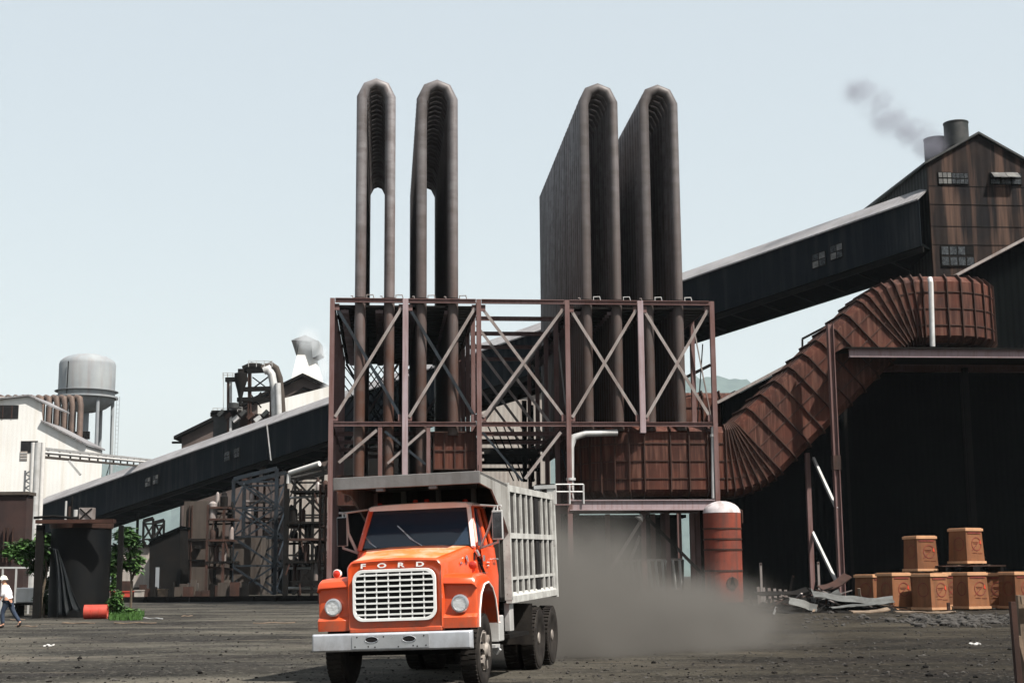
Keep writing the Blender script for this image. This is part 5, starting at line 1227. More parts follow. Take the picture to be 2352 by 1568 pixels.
rack('pipe_rack', 'dark pipe rack with rusty vessels between trestle and steel frame', 662, 748, (1128, 1200, 1238, 1290, 1335), 128, 21, ('soot', 'rust2', 'soot'), 4)
lt = face_thing('ladder_tower', 'narrow rusty ladder tower just left of the steel frame corner', 'ladder tower', 742, 100)
for x in (736, 749): a_ = P(x, 1112, 100); MB().bar((a_.x, 100, 0), a_, .16).build('rail', 'rust2', lt)
for k in range(15): MB().bar(P(736, 1120 + k * 15, 100), P(749, 1120 + k * 15, 100), .07).build('rung', 'rust2', lt)
sd_ = face_thing('block_shed', 'dark grey block shed low behind the trestle legs', 'shed', 600, 166)
frontbox(sd_, 560, 1290, 740, 1400, 166, 8, 'wall', 'soot', True); frontbox(sd_, 557, 1284, 743, 1291, 165.6, 9, 'roof', 'black')
wp = face_thing('white_pipe', 'sunlit white pipe slung under the gallery beside the frame', 'pipe', 705, 138)
MB().tube([P(666, 1086, 138), P(734, 1064, 136)], .26, 12).build('pipe_run', 'white', wp)
MB().tube([P(664, 1088, 138), P(662, 1110, 138)], .2, 10).build('elbow', 'white', wp)
# pale low sheds to the far left behind the bush
for (x0, x1, y0, Y, mt, lab) in ((258, 345, 1255, 150, 'pale_wall', 'small pale shed behind the bush right of the black tank'),):
    s_ = face_thing('small_shed', lab, 'shed', (x0 + x1) / 2, Y); frontbox(s_, x0, y0, x1, 1400, Y, 6, 'wall', mt, True); frontbox(s_, x0 - 3, y0 - 5, x1 + 3, y0, Y - .4, 7, 'roof', 'soot')
# long dark kerb of timbers and low debris wall in the middle distance
kb = face_thing('timber_kerb', 'long low dark kerb of old timbers across the yard', 'kerb', 500, 108)
for k in range(9):
    x0 = 285 + k * 50; a_, b_ = P(x0, 1377, 107 + rnd.uniform(-.5, .5)), P(x0 + 49, 1377, 107 + rnd.uniform(-.5, .5)); MB().bar((a_.x, a_.y, .18), (b_.x, b_.y, .18), .4, .42).build('timber', 'soot', kb)
lw = face_thing('low_rubble_wall', 'low rusty brown wall of stacked scrap in front of the beige wall', 'wall', 400, 132)
for k in range(22):
    x0 = 290 + k * 13 + rnd.uniform(-3, 3); h_ = rnd.uniform(.6, 1.6); a_ = P(x0, 1360, 130 + rnd.uniform(0, 2)); MB().box((a_.x, a_.y, h_ / 2), (rnd.uniform(.4, 1.1), .6, h_)).build('scrap_block', rnd.choice(['rust2', 'soot', 'rust2', 'soot', 'beige']), lw)
vr = random.Random(4)
for k, (x, h_, m_, lab) in enumerate(((280, 1.0, 'drum', 'red box on the ground right of the black tank'), (318, 1.1, 'pale_wall', 'pale upright bin by the red box'), (372, 1.2, 'wood', 'tan carton standing before the low rubble wall'))):
    b_ = face_thing('bin', lab, 'bin', x, 112); w_ = 1.7 if k == 0 else .6; c_ = WM[b_].translation
    MB().prism([(c_.x - w_ * .45, 112, 0), (c_.x + w_ * .45, 112, 0), (c_.x + w_ / 2, 112, h_ * .7), (c_.x - w_ / 2, 112, h_ * .7)], (0, .8, 0)).build('body', m_, b_)
    MB().box((c_.x, 112.4, h_ * .7 + .05), (w_ + .06, .9, .08)).build('lid', m_, b_)
# ------------------------------------------------------------------ black tank, drum, plants
YK = 63.5
kt = face_thing('black_tank', 'big soot black upright tank with a rusty rim and a hanging tarpaulin', 'tank', 185, YK + 1.6)
c = P(183, 1330, YK + 1.9); a_, b_ = P(116, 1330, YK + 1.9), P(250, 1330, YK + 1.9); rk_ = (b_.x - a_.x) / 2; zt = P(183, 1204, YK).z
pr_ = [(rk_ * .98, 0), (rk_, .5)] + [(rk_, .5 + (zt - .5) * k / 6) for k in range(1, 7)] + [(rk_ * .9, zt), (.01, zt)]
mb = MB().lathe(pr_, 48, (c.x, c.y, 0)); mb.build('shell', 'tar', kt)
MB().lathe([(rk_ + .0, zt - .12), (rk_ + .06, zt - .12), (rk_ + .10, zt + .12), (rk_ + .0, zt + .12)], 48, (c.x, c.y, 0)).build('rim_band', 'rust2', kt)
x0, x1 = P(84, 1190, YK).x, P(262, 1190, YK).x
MB().bb(x0, x1, YK - .15, YK + .35, zt + .06, zt + .22).build('walkway_beam', 'rust_rib', kt)
MB().bb(x0, x0 + .3, YK, YK + .3, 0, zt).build('support_post', 'soot', kt); MB().bb(x1 - .2, x1, YK + 1.5, YK + 1.7, 0, zt).build('support_post', 'soot', kt)
for x, y0, r_, m_ in ((152, 1150, .05, 'silver'), (166, 1140, .04, 'soot'), (160, 1162, .07, 'rust2'), (174, 1170, .10, 'silver'), (190, 1168, .12, 'rust2')):
    q = P(x, y0, YK + .6); MB().tube([(q.x, YK + .6, zt + .1), (q.x, YK + .6, q.z)], r_, 10).build('stub_pipe', m_, kt)
q = P(196, 1174, YK + .1); MB().box((q.x, YK + .4, q.z - .1), (.62, .4, .55)).build('valve_box', 'brace', kt)
MB().bar((q.x - .26, YK + .18, q.z - .33), (q.x + .26, YK + .18, q.z + .13), .05).build('valve_strap', 'soot', kt); MB().bar((q.x + .26, YK + .16, q.z - .33), (q.x - .26, YK + .16, q.z + .13), .05).build('valve_strap', 'soot', kt)
MB().tube([(q.x - 2.3, YK + .2, zt + .32), (q.x - 1.4, YK + .1, zt + .38), (q.x - .6, YK + .2, zt + .30), (q.x - .3, YK + .2, zt + .3)], .06, 8).build('hose', 'soot', kt)
# tarpaulin: a drooping sheet with folds from the rim to the ground
tp_ = MB(); nu, nv = 26, 22
cor = [P(122, 1258, YK + .25), P(127, 1262, YK + .1), P(190, 1396, YK - .5), P(128, 1420, YK - .4)]
for i in range(nu + 1):
    for j in range(nv + 1):
        u, v = i / nu, j / nv
        top = cor[0].lerp(cor[1], u); bot = cor[3].lerp(cor[2], u ** .9)
        p = top.lerp(bot, v); w_ = math.sin(u * 19 + 2.5 * math.sin(v * 2)) * .09 * (.3 + v); p.y += w_ - .12 * math.sin(v * 3.1) * (1 - u) ; p.x += .12 * math.sin(v * 3.0 + u * 2); p.z += .10 * math.sin(u * 12) * v; p.z = max(p.z, .03)
        tp_.v.append(p)
tp_.f = [(i * (nv + 1) + j, (i + 1) * (nv + 1) + j, (i + 1) * (nv + 1) + j + 1, i * (nv + 1) + j + 1) for i in range(nu) for j in range(nv)]; tp_.sm = [True] * len(tp_.f)
to = tp_.build('tarpaulin', 'tarp', kt); md = to.modifiers.new('t', 'SOLIDIFY'); md.thickness = .012
# drum lying on its side
pd = P(220, 1410, 61.3)
dr = thing('oil_drum', 'dented red oil drum lying on its side by the black tank', 'drum', (pd.x, pd.y, 0), R(8))
DL = WM[dr]; r_ = .30
MB().lathe([(.001, -.46), (.27, -.46), (.275, -.475), (.30, -.475), (.30, -.17), (.312, -.16), (.30, -.15), (.30, .15), (.312, .16), (.30, .17), (.30, .475), (.275, .475), (.27, .46), (.001, .46)], 32, (0, 0, r_), 'X').build('drum_shell', 'drum', dr, DL)
MB().lathe([(.04, .461), (.04, .475), (.001, .476)], 12, (0, .12, r_ + .1), 'X').build('bung', 'soot', dr, DL)

def leaves(mb, c, rad, n, size, rn, flat=.6, droop=.3):
    for _ in range(n):
        while True:
            d = Vector((rn.uniform(-1, 1), rn.uniform(-1, 1), rn.uniform(-1, 1)))
            if d.length < 1: break
        d = d.normalized() * (d.length ** .5)
        p = c + Vector((d.x * rad[0], d.y * rad[1], d.z * rad[2])); s = size * rn.uniform(.6, 1.4)
        a = Vector((rn.uniform(-1, 1), rn.uniform(-1, 1), rn.uniform(-.5, .5) - droop)).normalized(); b = a.cross(Vector((rn.uniform(-.5, .5), rn.uniform(-.5, .5), 1))).normalized()
        k = len(mb.v); mb.v += [p, p + a * s * .5 + b * s * .22, p + a * s, p + a * s * .5 - b * s * .22]; mb.f.append((k, k + 1, k + 2, k + 3)); mb.sm.append(False)
def plant(name, label, cat, px, py, Y, clumps, stems, mats, size, seed, group=None):
    b = P(px, py, Y); rt = thing(name, label, cat, (b.x, Y, 0), 0, group); rn = random.Random(seed)
    half = [MB(), MB()]
    for (x, y, dy, rx, rz, n) in clumps:
        cc = P(x, y, Y + dy); k_ = Y / F
        for q in range(5):
            off = Vector((rn.uniform(-.6, .6) * rx * k_, rn.uniform(-.5, .5) * rx * k_, rn.uniform(-.6, .6) * rz * k_))
            leaves(half[rn.random() < .4], cc + off, (rx * k_ * .55, rx * k_ * .5, rz * k_ * .5), n // 5, size, rn)
    for i, h in enumerate(half):
        if h.v: h.build('crown' if cat == 'tree' else 'foliage', mats[i], rt)
    sm_ = MB()
    for path in stems:
        pts = [P(x, y, Y) for x, y in path]; pts[0].z = 0 if path[0][1] > 1380 else pts[0].z
        sm_.tube(pts, [.07 * (1 - .75 * i / (len(pts) - 1)) for i in range(len(pts))], 7)
    sm_.build('trunk' if cat == 'tree' else 'stem', 'bark', rt); return rt
plant('sumac_tree', 'small leafy tree leaning out left of the black tank', 'tree', 92, 1415, 64.5,
      [(30, 1262, 0, 26, 22, 520), (62, 1245, 0, 26, 22, 600), (52, 1278, 0, 30, 20, 600), (85, 1268, 0, 20, 26, 450), (95, 1240, .5, 16, 26, 400), (78, 1300, 0, 14, 16, 200), (112, 1262, .6, 14, 18, 260)],
      [((92, 1412), (96, 1370), (84, 1310), (60, 1275)), ((96, 1370), (108, 1310), (100, 1255)), ((84, 1312), (48, 1278), (25, 1262))], ('leaf', 'leaf_dark'), .26, 3)
plant('sumac_tree', 'slender bright green tree growing right of the black tank', 'tree', 296, 1405, 70,
      [(285, 1225, 0, 28, 18, 600), (300, 1243, 0, 24, 20, 520), (272, 1255, 0, 16, 24, 360), (306, 1275, 0, 20, 16, 330), (285, 1290, 0, 22, 18, 330), (262, 1290, 0, 10, 34, 300), (312, 1300, 0, 12, 14, 160), (262, 1340, 0, 6, 30, 160)],
      [((300, 1405), (302, 1340), (298, 1270), (290, 1230)), ((302, 1330), (318, 1290), (312, 1262)), ((300, 1310), (280, 1275), (268, 1250)), ((256, 1400), (258, 1330), (262, 1280))], ('leaf', 'leaf_dark'), .28, 5)
plant('weed_bush', 'low bright weed bush between the tank and the drum', 'bush', 268, 1408, 64.5,
      [(262, 1388, 0, 20, 24, 700), (284, 1402, 0, 24, 14, 600), (300, 1412, 0, 22, 8, 400), (266, 1365, 0, 12, 18, 300)], [((262, 1412), (262, 1380)), ((282, 1412), (288, 1395))], ('grass', 'leaf'), .20, 9)
plant('weed_bush', 'tall dark bush filling the gap between leaning tree and black tank', 'bush', 100, 1412, 65,
      [(105, 1395, .6, 24, 16, 600), (100, 1372, .8, 18, 22, 500), (116, 1404, .6, 16, 12, 300), (104, 1330, 1.2, 16, 26, 600), (106, 1285, 1.4, 16, 26, 600), (104, 1240, 1.6, 16, 24, 500)], [((100, 1414), (102, 1385))], ('leaf_dark', 'leaf_dark'), .2, 10)
gm_ = MB(); rn = random.Random(2)
for _ in range(1500):
    x = rn.gauss(288, 22); y = rn.uniform(1408, 1424); 
    if x < 250 or x > 330: continue
    g_ = GR(x, y); g_.z = 0; h_ = rn.uniform(.08, .3); a = Vector((rn.uniform(-.12, .12), rn.uniform(-.1, .1), h_)); s = Vector((.02, 0, 0)); k = len(gm_.v); gm_.v += [g_ - s, g_ + s, g_ + a]; gm_.f.append((k, k + 1, k + 2)); gm_.sm.append(False)
tag(gm_.build('grass', 'grass'), 'green grass tuft by the red drum', 'grass', kind='stuff')

# ------------------------------------------------------------------ crates
CA = R(17)
def crate(px, py, Y, z, ang, label, s=1.12, h=1.66):
    ang += R(9)
    b = P(px, py, Y); rt = thing('packing_crate', label, 'crate', (b.x, Y, z), ang, 'tan packing crates by the black shed')
    S = WM[rt]; w0, w1 = .50 * s, .455 * s
    m = MB(); m.add([(-w0, -w0, .16), (w0, -w0, .16), (w0, w0, .16), (-w0, w0, .16), (-w1, -w1, h - .14), (w1, -w1, h - .14), (w1, w1, h - .14), (-w1, w1, h - .14)], [(0, 1, 2, 3), (4, 5, 6, 7), (0, 1, 5, 4), (1, 2, 6, 5), (2, 3, 7, 6), (3, 0, 4, 7)])
    m.build('carton', 'cardboard', rt, S, bevel=.012)
    lid = MB(); l = .50 * s; lid.bb(-l, l, -l, l, h - .15, h - .03); lid.bb(-l + .05, l - .05, -l + .05, l - .05, h - .03, h)
    lid.build('lid', 'crate_trim', rt, S, bevel=.01)
    ba = MB().bb(-w0 - .05, w0 + .05, -w0 - .05, w0 + .05, .05, .16); ba.build('base_board', 'crate_trim', rt, S, bevel=.008)
    ft = MB()
    for x in (-.38, 0, .38): ft.bb(x * s - .06, x * s + .06, -w0, w0, 0, .05)
    ft.build('skids', 'wood', rt, S)
    ln = MB().bb(-.36 * s, .36 * s, -w1 - .028, -w1 - .008, h - .27, h - .20); ln.build('label_strip', 'ink', rt, S)
    # printed emblem: ring, needle and wedge
    for face in (0, 1):
        M4 = S @ Matrix.Rotation(-R(90) * face, 4, 'Z')
        n = 32; cz = h * .56; r1, r0 = .275 * s, .245 * s; yy = -(w0 + w1) / 2 - .012
        tilt = (w0 - w1) / (h - .3)
        def fp(x, z): return Vector((x, yy + (z - cz) * tilt, z))
        ox = .10
        m = MB(); m.add([fp(ox + r_ * math.cos(2 * math.pi * j / n), cz + r_ * math.sin(2 * math.pi * j / n)) for r_ in (r1, r0) for j in range(n)], [(j, (j + 1) % n, n + (j + 1) % n, n + j) for j in range(n)])
        ro = m.build('emblem', 'ink', rt, M4)
        md = ro.modifiers.new('s', 'SOLIDIFY'); md.thickness = .004
        if face == 0:
            WM[ro] = WM[rt]
            m = MB(); m.prism([fp(ox - .29 * s, cz - .25 * s), fp(ox - .27 * s, cz - .275 * s), fp(ox + .12 * s, cz + .06 * s), fp(ox + .11 * s, cz + .08 * s)], (0, -.004, 0)); m.build('emblem_needle', 'ink', ro, M4)
            m = MB(); m.prism([fp(ox + .27 * s, cz - .02), fp(ox + .17 * s, cz + .02), fp(ox + .20 * s, cz + .17 * s), fp(ox + .25 * s, cz + .13 * s)], (0, -.004, 0)); m.build('emblem_wedge', 'inkred', ro, M4)
            m = MB()
            for k, (x0_, x1_, z_) in enumerate(((-.2, .12, .08), (-.16, .06, .02), (.05, .3, -.42), (-.25, .0, -.40))): m.bb(ox + x0_ * s, ox + x1_ * s, yy - .004 + z_ * tilt, yy + .01 + z_ * tilt, cz + z_ - .006, cz + z_ + .006)
            m.build('emblem_lines', 'ink', ro, M4)
    return rt
def top_z(k=1.66): return k
crate(2056, 1409, 64.3, 0, CA, 'crate at the front left of the pile, just behind the bent sheet metal')
crate(2140, 1414, 63.2, 0, R(22), 'crate in the middle of the front row, darkest below, leaning by a short stake', h=1.62)
crate(2232, 1407, 64.6, 0, R(12), 'crate standing below the pallet, right of the middle')
crate(2004, 1402, 67.0, 0, R(28), 'shaded crate at the far left end of the row', h=1.6)
crate(2172, 1400, 68.5, 0, R(15), 'half hidden crate in deep shade behind the front row')
crate(2292, 1404, 66.2, 0, R(-28), 'crate turned aside with its lid askew, third from the right edge', h=1.62)
crate(2338, 1407, 64.5, 0, R(14), 'crate cut by the right edge of the picture')
crate(2110, 1400, 66.8, 0, R(15), 'crate in the back row directly carrying the lone upper left crate')
crate(2117, 1330, 66.4, 1.665, R(10), 'upper left crate stacked alone against the black shed')
crate(2222, 1310, 66.0, 1.99, R(20), 'topmost crate, upper right, standing on the dark pallet')
pl0 = P(2225, 1315, 66.0)
pq = thing('pallet', 'dark wooden pallet lying across the crates under the topmost crate', 'pallet', (pl0.x, 66.0, 1.67), R(6)); SP = WM[pq]
for k in range(6): MB().bb(-1.5, 1.5, -.65 + k * .24, -.49 + k * .24, .24, .29).build('slat', 'rust2', pq, SP)
for x in (-1.3, 0, 1.3): MB().bb(x - .06, x + .06, -.65, .71, .0, .24).build('bearer', 'soot', pq, SP)
for x in (-.7, .7): MB().bb(x - .06, x + .06, -.65, .71, .29, .32).build('bearer', 'wood', pq, SP)

# ------------------------------------------------------------------ scrap sheets, planks and stakes
def sheet(label, px, py, Y, L_, W_, ang, tilt, roll, z, seed, mat='scrap', bend=.25, group='bent metal sheets in the scrap heap'):
    b = P(px, py, Y); rt = thing('metal_sheet' if mat != 'wood' else 'board', label, 'metal sheet' if mat != 'wood' else 'board', (b.x, Y, z), ang, group)
    rn = random.Random(seed); nu, nv = 14, 5; m = MB(); rot = Matrix.Rotation(tilt, 4, 'X') @ Matrix.Rotation(roll, 4, 'Y')
    ph = rn.uniform(0, 6)
    for i in range(nu + 1):
        for j in range(nv + 1):
            x, y = (i / nu - .5) * L_, (j / nv - .5) * W_
            zz = bend * 2.2 * (abs(x / L_ - .22 * math.sin(ph)) - .3) + bend * .35 * abs(math.sin(x * 2.2 / L_ + ph)) * (y / W_) + .015 * noise.noise(Vector((x * 3, y * 3, seed)))
            m.v.append(WM[rt] @ (rot @ Vector((x + rn.uniform(-.03, .03) * (i in (0, nu)), y + .08 * math.sin(x * 4 + ph) * (j in (0, nv)), zz))))
    m.f = [(i * (nv + 1) + j, (i + 1) * (nv + 1) + j, (i + 1) * (nv + 1) + j + 1, i * (nv + 1) + j + 1) for i in range(nu) for j in range(nv)]; m.sm = [False] * len(m.f)
    o = m.build('sheet' if mat != 'wood' else 'plank', mat, rt); md = o.modifiers.new('t', 'SOLIDIFY'); md.thickness = .02 if mat == 'scrap' else .05
    return rt
sheet('long pale sheet bent like a roof, reaching right in front of the crates', 1960, 1392, 61.5, 3.4, .55, R(-4), R(24), R(3), .58, 1, bend=.15)
sheet('curled light sheet standing on edge at the centre of the scrap heap', 1900, 1388, 61.8, 1.3, .6, R(12), R(42), R(-14), .50, 2, bend=.2)
sheet('small folded pale sheet at the left front of the scrap heap', 1845, 1396, 61.2, 1.2, .45, R(-18), R(35), R(14), .35, 3, bend=.12)
sheet('pointed upright offcut poking out of the scrap heap', 1868, 1382, 62, .5, .5, R(30), R(70), R(35), .7, 4, bend=.05)
sheet('flat tan board lying at the foot of the first crate', 2000, 1422, 59.6, 1.6, .45, R(5), R(8), R(-3), .08, 5, 'wood', bend=.05)
sheet('rust brown sheet leaning on top of the heap against the steel post', 1920, 1356, 64.5, 1.5, .6, R(20), R(16), R(-20), 1.2, 6, 'rust2', bend=.08)
sheet('sooty sheet behind the small folded one', 1800, 1375, 64, 2.4, .9, R(8), R(6), R(-8), .85, 7, 'soot', bend=.15)
sheet('dark ground sheet half buried at the left end of the heap', 1790, 1404, 61, 2.6, .5, R(-6), R(6), R(5), .12, 8, 'soot', bend=.06)
sheet('weathered plank lying low before the middle crate', 2125, 1424, 59.2, 2.6, .35, R(7), R(3), R(1), .08, 9, 'wood', .02, 'planks in the yard')
sheet('thin sheet strip under the long bent one', 1960, 1408, 60.8, 2.0, .3, R(10), R(10), R(-6), .30, 13, bend=.05)
hpz = thing('scrap_mound', 'dark mound of sooty scrap below the bent sheets', 'scrap heap', (P(1890, 1400, 63).x, 63, 0)); m = MB(); cc = WM[hpz].translation
nr_ = 26
for i in range(nr_):
    for j in range(nr_):
        x, y = (i / (nr_ - 1) - .5) * 6.8, (j / (nr_ - 1) - .5) * 3.6; e = max(0, 1 - (x / 3.3) ** 2 - (y / 1.7) ** 2)
        m.v.append(cc + Vector((x, y, -.05 + e ** .6 * (.72 + .45 * noise.noise(Vector((x * 1.2, y * 1.5, 3))) + .2 * noise.noise(Vector((x * 4, y * 4, 1)))))))
m.f = [(i * nr_ + j, (i + 1) * nr_ + j, (i + 1) * nr_ + j + 1, i * nr_ + j + 1) for i in range(nr_ - 1) for j in range(nr_ - 1)]; m.sm = [False] * len(m.f)
m.build('mound', 'soot', hpz)
rn = random.Random(31); dbm = [MB(), MB(), MB()]
for k in range(80):
    x, y = rn.uniform(-3.2, 3.0), rn.uniform(-1.7, 1.0); zz = .1 + .8 * max(0, 1 - abs(x) / 3.2) * max(0, 1 - abs(y) / 1.9)
    a = Vector((rn.uniform(-1, 1), rn.uniform(-1, 1), rn.uniform(-.35, .35))).normalized() * rn.uniform(.2, .9); p = cc + Vector((x, y, zz + .05))
    mt = rn.choice(['wood', 'rust2', 'soot', 'soot', 'brace', 'rust2']); q0_ = MB().bar(p - a, p + a, rn.uniform(.04, .12), rn.uniform(.02, .06)); q0_.build('offcut', mt, hpz)
def stake(label, px, y0, Y, w_, mat, lean=0, cat='stake', name='stake'):
    b = P(px, y0, Y); rt = thing(name, label, cat, (b.x, Y, 0)); MB().bar((b.x - lean, Y, 0), (b.x, Y, b.z), w_, w_).build('shaft', mat, rt)
    MB().bar((b.x - .0, Y - w_ * .52, b.z - .12), (b.x, Y - w_ * .52, b.z - .02), w_ * .8, .03).build('tip_band', 'rust2', rt); return rt
stake('thin rusty stake standing left of the scrap heap', 1747, 1292, 70, .10, 'brace'); stake('tall thin pale stake behind the scrap heap near the steel post', 1879, 1290, 70, .10, 'brace')
stake('short red brown stake by the middle front crate', 2178, 1383, 62.4, .12, 'rust2'); stake('dark leaning rod behind the heap', 1822, 1320, 70, .09, 'soot', .4)
stake('short white stub stake in front of the heap', 1783, 1393, 60, .08, 'silver', .12)
rd = thing('radiator', 'small pale ribbed radiator standing left behind the scrap heap', 'radiator', (P(1778, 1365, 69).x, 69, 0)); cc2 = WM[rd].translation
for k in range(6): MB().bar((cc2.x - .7 + k * .26, 69, .1), (cc2.x - .75 + k * .26, 69, 1.05 - .03 * k), .12, .12).build('fin', 'brace', rd)
MB().bar((cc2.x - .8, 69.1, .15), (cc2.x + .8, 69.1, .15), .08, .1).build('rail', 'soot', rd)

# wooden barrier at the lower right
YR = 19.0
wbr = thing('timber_barrier', 'weathered brown timber barrier posts at the bottom right corner', 'barrier', (P(2335, 1500, YR).x, YR, 0))
a_, b_ = P(2325, 1381, YR), P(2343, 1366, YR + .3)
MB().bar((a_.x + .02, YR, 0), (a_.x, YR, a_.z), .07, .10).build('post', 'wood_dark', wbr) if 'wood_dark' in M else MB().bar((a_.x + .02, YR, 0), (a_.x, YR, a_.z), .07, .10).build('post', 'rust2', wbr)
MB().bar((b_.x + .02, YR + .3, 0), (b_.x - .01, YR + .3, b_.z), .08, .10).build('post', 'wood', wbr)
MB().bar(P(2345, 1378, YR + .15), P(2420, 1372, YR + .15), .05, .10).build('rail', 'wood', wbr)
MB().bar(P(2338, 1460, YR + .1), P(2375, 1600, YR + .1), .05, .10).build('brace', 'wood', wbr)

# ------------------------------------------------------------------ the walking man
YM = 47.0
pm0 = GR(16, 1441); man = thing('person', 'man in white hard hat, white shirt and dark trousers striding left', 'person', (pm0.x, pm0.y, 0), 0)
S = Matrix.Translation((pm0.x, pm0.y, 0))
def skin(name, verts, edges, rads, mat, root=0, lev=2):
    me = bpy.data.meshes.new(name); me.from_pydata(verts, edges, []); o = bpy.data.objects.new(name, me); COL.objects.link(o); o.parent = man
    md = o.modifiers.new('skin', 'SKIN'); md.use_smooth_shade = True
    for i, r in enumerate(rads): me.skin_vertices[0].data[i].radius = (r, r) if not isinstance(r, tuple) else r; me.skin_vertices[0].data[i].use_root = (i == root)
    sb = o.modifiers.new('s', 'SUBSURF'); sb.levels = lev; sb.render_levels = lev; me.materials.append(M[mat])
    dg = bpy.context.evaluated_depsgraph_get(); dg.update(); nm = bpy.data.meshes.new_from_object(o.evaluated_get(dg)); o.modifiers.clear(); o.data = nm
    nm.materials.clear(); nm.materials.append(M[mat]); return o
# x: facing left (-x), y: depth
body_v = [(0, 0, .95), (-.05, 0, 1.15), (-.12, 0, 1.38), (-.15, 0, 1.50), (-.19, 0, 1.57), (-.22, 0, 1.64),
          (-.13, -.17, 1.42), (-.10, -.23, 1.18), (-.22, -.20, .98), (-.27, -.19, .90), (-.13, .17, 1.42), (-.02, .24, 1.18), (.02, .22, .96), (.01, .21, .88),
          (-.02, -.09, .90), (-.16, -.10, .52), (-.10, -.10, .10), (-.24, -.10, .05), (.02, .09, .90), (.17, .10, .53), (.42, .10, .16), (.34, .10, .05)]
ed = [(0, 1), (1, 2), (2, 3), (3, 4), (4, 5), (2, 6), (6, 7), (7, 8), (8, 9), (2, 10), (10, 11), (11, 12), (12, 13), (0, 14), (14, 15), (15, 16), (16, 17), (0, 18), (18, 19), (19, 20), (20, 21)]
rads = [.13, .12, .14, .06, .085, .10, .07, .048, .034, .03, .07, .048, .034, .03, .09, .062, .045, .04, .09, .062, .045, .04]
skin('body', body_v, ed, rads, 'skin')
skin('shirt', [(-.01, 0, .96), (-.05, 0, 1.14), (-.12, 0, 1.36), (-.145, 0, 1.46), (-.13, -.175, 1.42), (-.10, -.235, 1.20), (-.17, -.21, 1.08), (-.13, .175, 1.42), (-.02, .245, 1.20), (.0, .23, 1.08)], [(0, 1), (1, 2), (2, 3), (2, 4), (4, 5), (5, 6), (2, 7), (7, 8), (8, 9)], [(.16, .15), .145, .16, .07, .085, .068, .06, .085, .068, .06], 'shirt', 1)
skin('trousers', [(0, 0, .97), (-.02, -.09, .86), (-.16, -.10, .52), (-.11, -.10, .12), (.03, .09, .86), (.17, .10, .53), (.41, .10, .19)], [(0, 1), (1, 2), (2, 3), (0, 4), (4, 5), (5, 6)], [.15, .115, .082, .066, .115, .082, .066], 'denim')
skin('boot', [(-.10, -.10, .12), (-.11, -.10, .05), (-.20, -.10, .045), (-.29, -.10, .04)], [(0, 1), (1, 2), (2, 3)], [.055, .055, .05, .04], 'boot'); skin('boot', [(.42, .10, .20), (.43, .10, .12), (.37, .10, .06), (.30, .10, .03)], [(0, 1), (1, 2), (2, 3)], [.055, .055, .05, .04], 'boot')
MB().lathe([(.165, 1.655), (.17, 1.665), (.135, 1.675), (.13, 1.70), (.105, 1.765), (.05, 1.80), (.001, 1.808)], 24, (-.20, 0, 0)).xf(Matrix.Translation((0, 0, 0))).build('hard_hat', 'hat', man, S)
def fingers(h, d, side):
    for k in range(4):
        o_ = Vector(h) + Vector((.012 * (k - 1.5), side * .006, -.02)); ln = (.052, .06, .057, .045)[k]
        MB().tube([o_, o_ + Vector(d) * ln * .5 + Vector((0, 0, -ln * .45)), o_ + Vector(d) * ln * .4 + Vector((-.008, 0, -ln * .95))], [.009, .008, .006], 6).build('finger', 'skin', man, S)
    MB().tube([Vector(h) + Vector((-.025, 0, .01)), Vector(h) + Vector((-.045, 0, -.02)), Vector(h) + Vector((-.045, 0, -.045))], [.011, .010, .007], 6).build('thumb', 'skin', man, S)
fingers((-.275, -.19, .885), (-.3, 0, 0), -1); fingers((.008, .21, .865), (-.1, 0, 0), 1)
# small truck or crate load behind him
cart = thing('pallet_load', 'white wrapped pallet load behind the walking man', 'pallet load', (P(75, 1380, 68).x, 68, 0)); cq = WM[cart].translation
MB().box((cq.x, 68, .95), (1.3, 1.0, .7)).build('load', 'silver', cart, bevel=.06); MB().box((cq.x, 68, .55), (1.4, 1.1, .1)).build('deck', 'soot', cart)
for x in (-.6, .6): MB().box((cq.x + x, 68, .25), (.12, 1, .5)).build('leg', 'soot', cart)

# ------------------------------------------------------------------ loose stones and litter on the yard
def ico():
    bm = bmesh.new(); bmesh.ops.create_icosphere(bm, subdivisions=1, radius=1); v = [x.co.copy() for x in bm.verts]; f = [tuple(q.index for q in x.verts) for x in bm.faces]; bm.free(); return v, f
IV, IF = ico()
def stones(name, label, n, seed, region, smin, smax, mat):
    rn = random.Random(seed); m = MB()
    for _ in range(n):
        px, py = region(rn); g_ = GR(px, py); s = rn.uniform(smin, smax) * (1 + (rn.random() ** 6) * 1.5); rot = Matrix.Rotation(rn.uniform(0, 6), 3, 'Z')
        k = len(m.v); sx, sy, sz = s * rn.uniform(.7, 1.5), s * rn.uniform(.7, 1.3), s * rn.uniform(.35, .8)
        m.v += [Vector((g_.x, g_.y, gz(g_.x, g_.y) + sz * .3)) + rot @ Vector((v.x * sx * rn.uniform(.8, 1.2), v.y * sy * rn.uniform(.8, 1.2), v.z * sz)) for v in IV]
        m.f += [tuple(i + k for i in f) for f in IF]; m.sm += [False] * len(IF)
    tag(m.build(name, mat), label, 'gravel', kind='stuff')
stones('gravel', 'loose grey stones scattered over the yard', 5200, 1, lambda r: (r.uniform(-40, 2400), 1375 + 200 * r.random() ** 1.3), .008, .022, 'rock')
stones('gravel', 'sooty dark clinker scattered over the yard', 1600, 2, lambda r: (r.uniform(-40, 2400), 1375 + 200 * r.random() ** 1.2), .010, .026, 'soot')
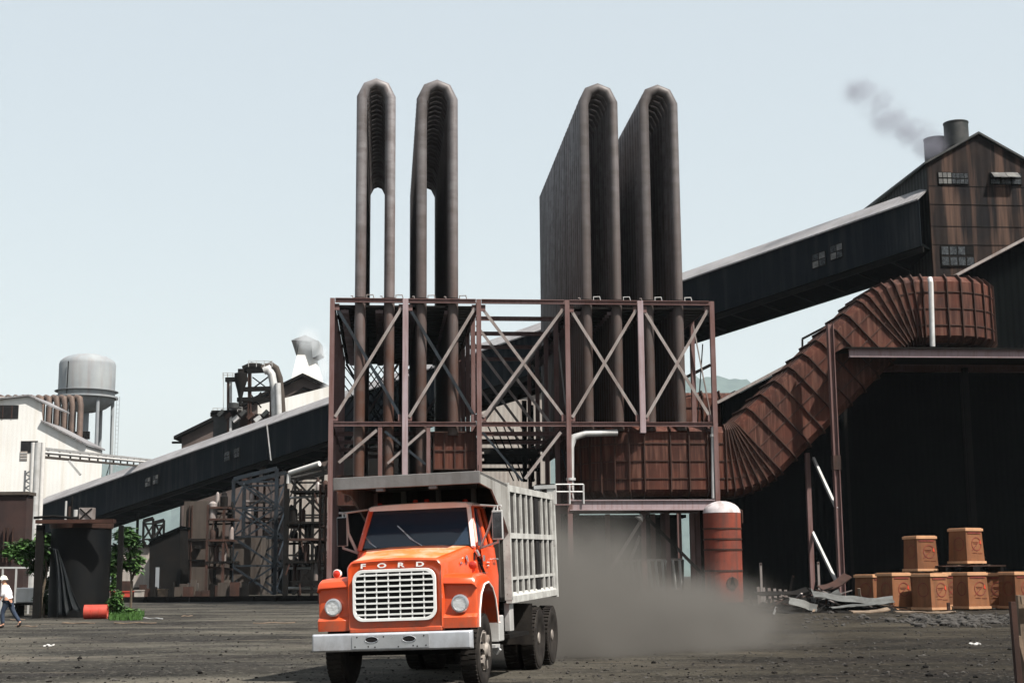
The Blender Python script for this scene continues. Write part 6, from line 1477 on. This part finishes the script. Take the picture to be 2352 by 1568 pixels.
stones('rubble', 'heap of broken lumps along the foot of the crates', 600, 3, lambda r: (r.gauss(2200, 90), r.gauss(1424, 6)), .03, .10, 'rock')
stones('rubble', 'pale broken lumps strewn in front of the scrap heap', 160, 4, lambda r: (r.gauss(1900, 120), r.gauss(1418, 9)), .02, .06, 'rock')
lit = [(110, 1414, .9, .1, R(4), 'wood', 'short tan board near the striding man'), (180, 1430, 1.3, .12, R(-6), 'wood', 'tan plank in front of the tank'), (310, 1432, 1.6, .08, R(-3), 'wood', 'long thin plank lying right of the red drum'), (640 - 10, 1432, 1.5, .1, R(5), 'wood', 'pale plank in the open yard left of the truck'),
       (112, 1484, .25, .14, R(10), 'white', 'scrap of white paper in the left foreground'), (430, 1414, .5, .15, R(20), 'wood', 'bleached board end in the middle of the yard'), (2240, 1480, .26, .10, R(12), 'white', 'white scrap lying alone in the right foreground'), (350, 1420, 1.4, .05, R(-40), 'silver', 'thin pale rod lying on the gravel'), (40, 1424, .6, .18, R(15), 'wood', 'small board at the left edge'), (60, 1440, .8, .12, R(-10), 'wood', 'board under the trailing foot of the man')]
for i, (px, py, l_, w_, an, mt, lab) in enumerate(lit):
    g_ = GR(px, py); rt = thing('board' if mt == 'wood' else ('paper_scrap' if mt == 'white' else 'rod'), lab, 'board' if mt == 'wood' else ('paper' if mt == 'white' else 'rod'), (g_.x, g_.y, gz(g_.x, g_.y)), an, 'litter in the yard'); S_ = WM[rt]
    m = MB(); n_ = 8
    for q in range(n_ + 1):
        x = (q / n_ - .5) * l_; zz = .03 + .015 * math.sin(q * 1.3 + i); m.v += [S_ @ Vector((x, -w_ / 2 - .01 * math.sin(q * 2.1), zz)), S_ @ Vector((x, w_ / 2 + .01 * math.sin(q * 1.7), zz + .01))]
    m.f = [(2 * q, 2 * q + 2, 2 * q + 3, 2 * q + 1) for q in range(n_)]; m.sm = [False] * n_
    o = m.build('plank' if mt == 'wood' else 'sheet', mt, rt); md = o.modifiers.new('t', 'SOLIDIFY'); md.thickness = .025
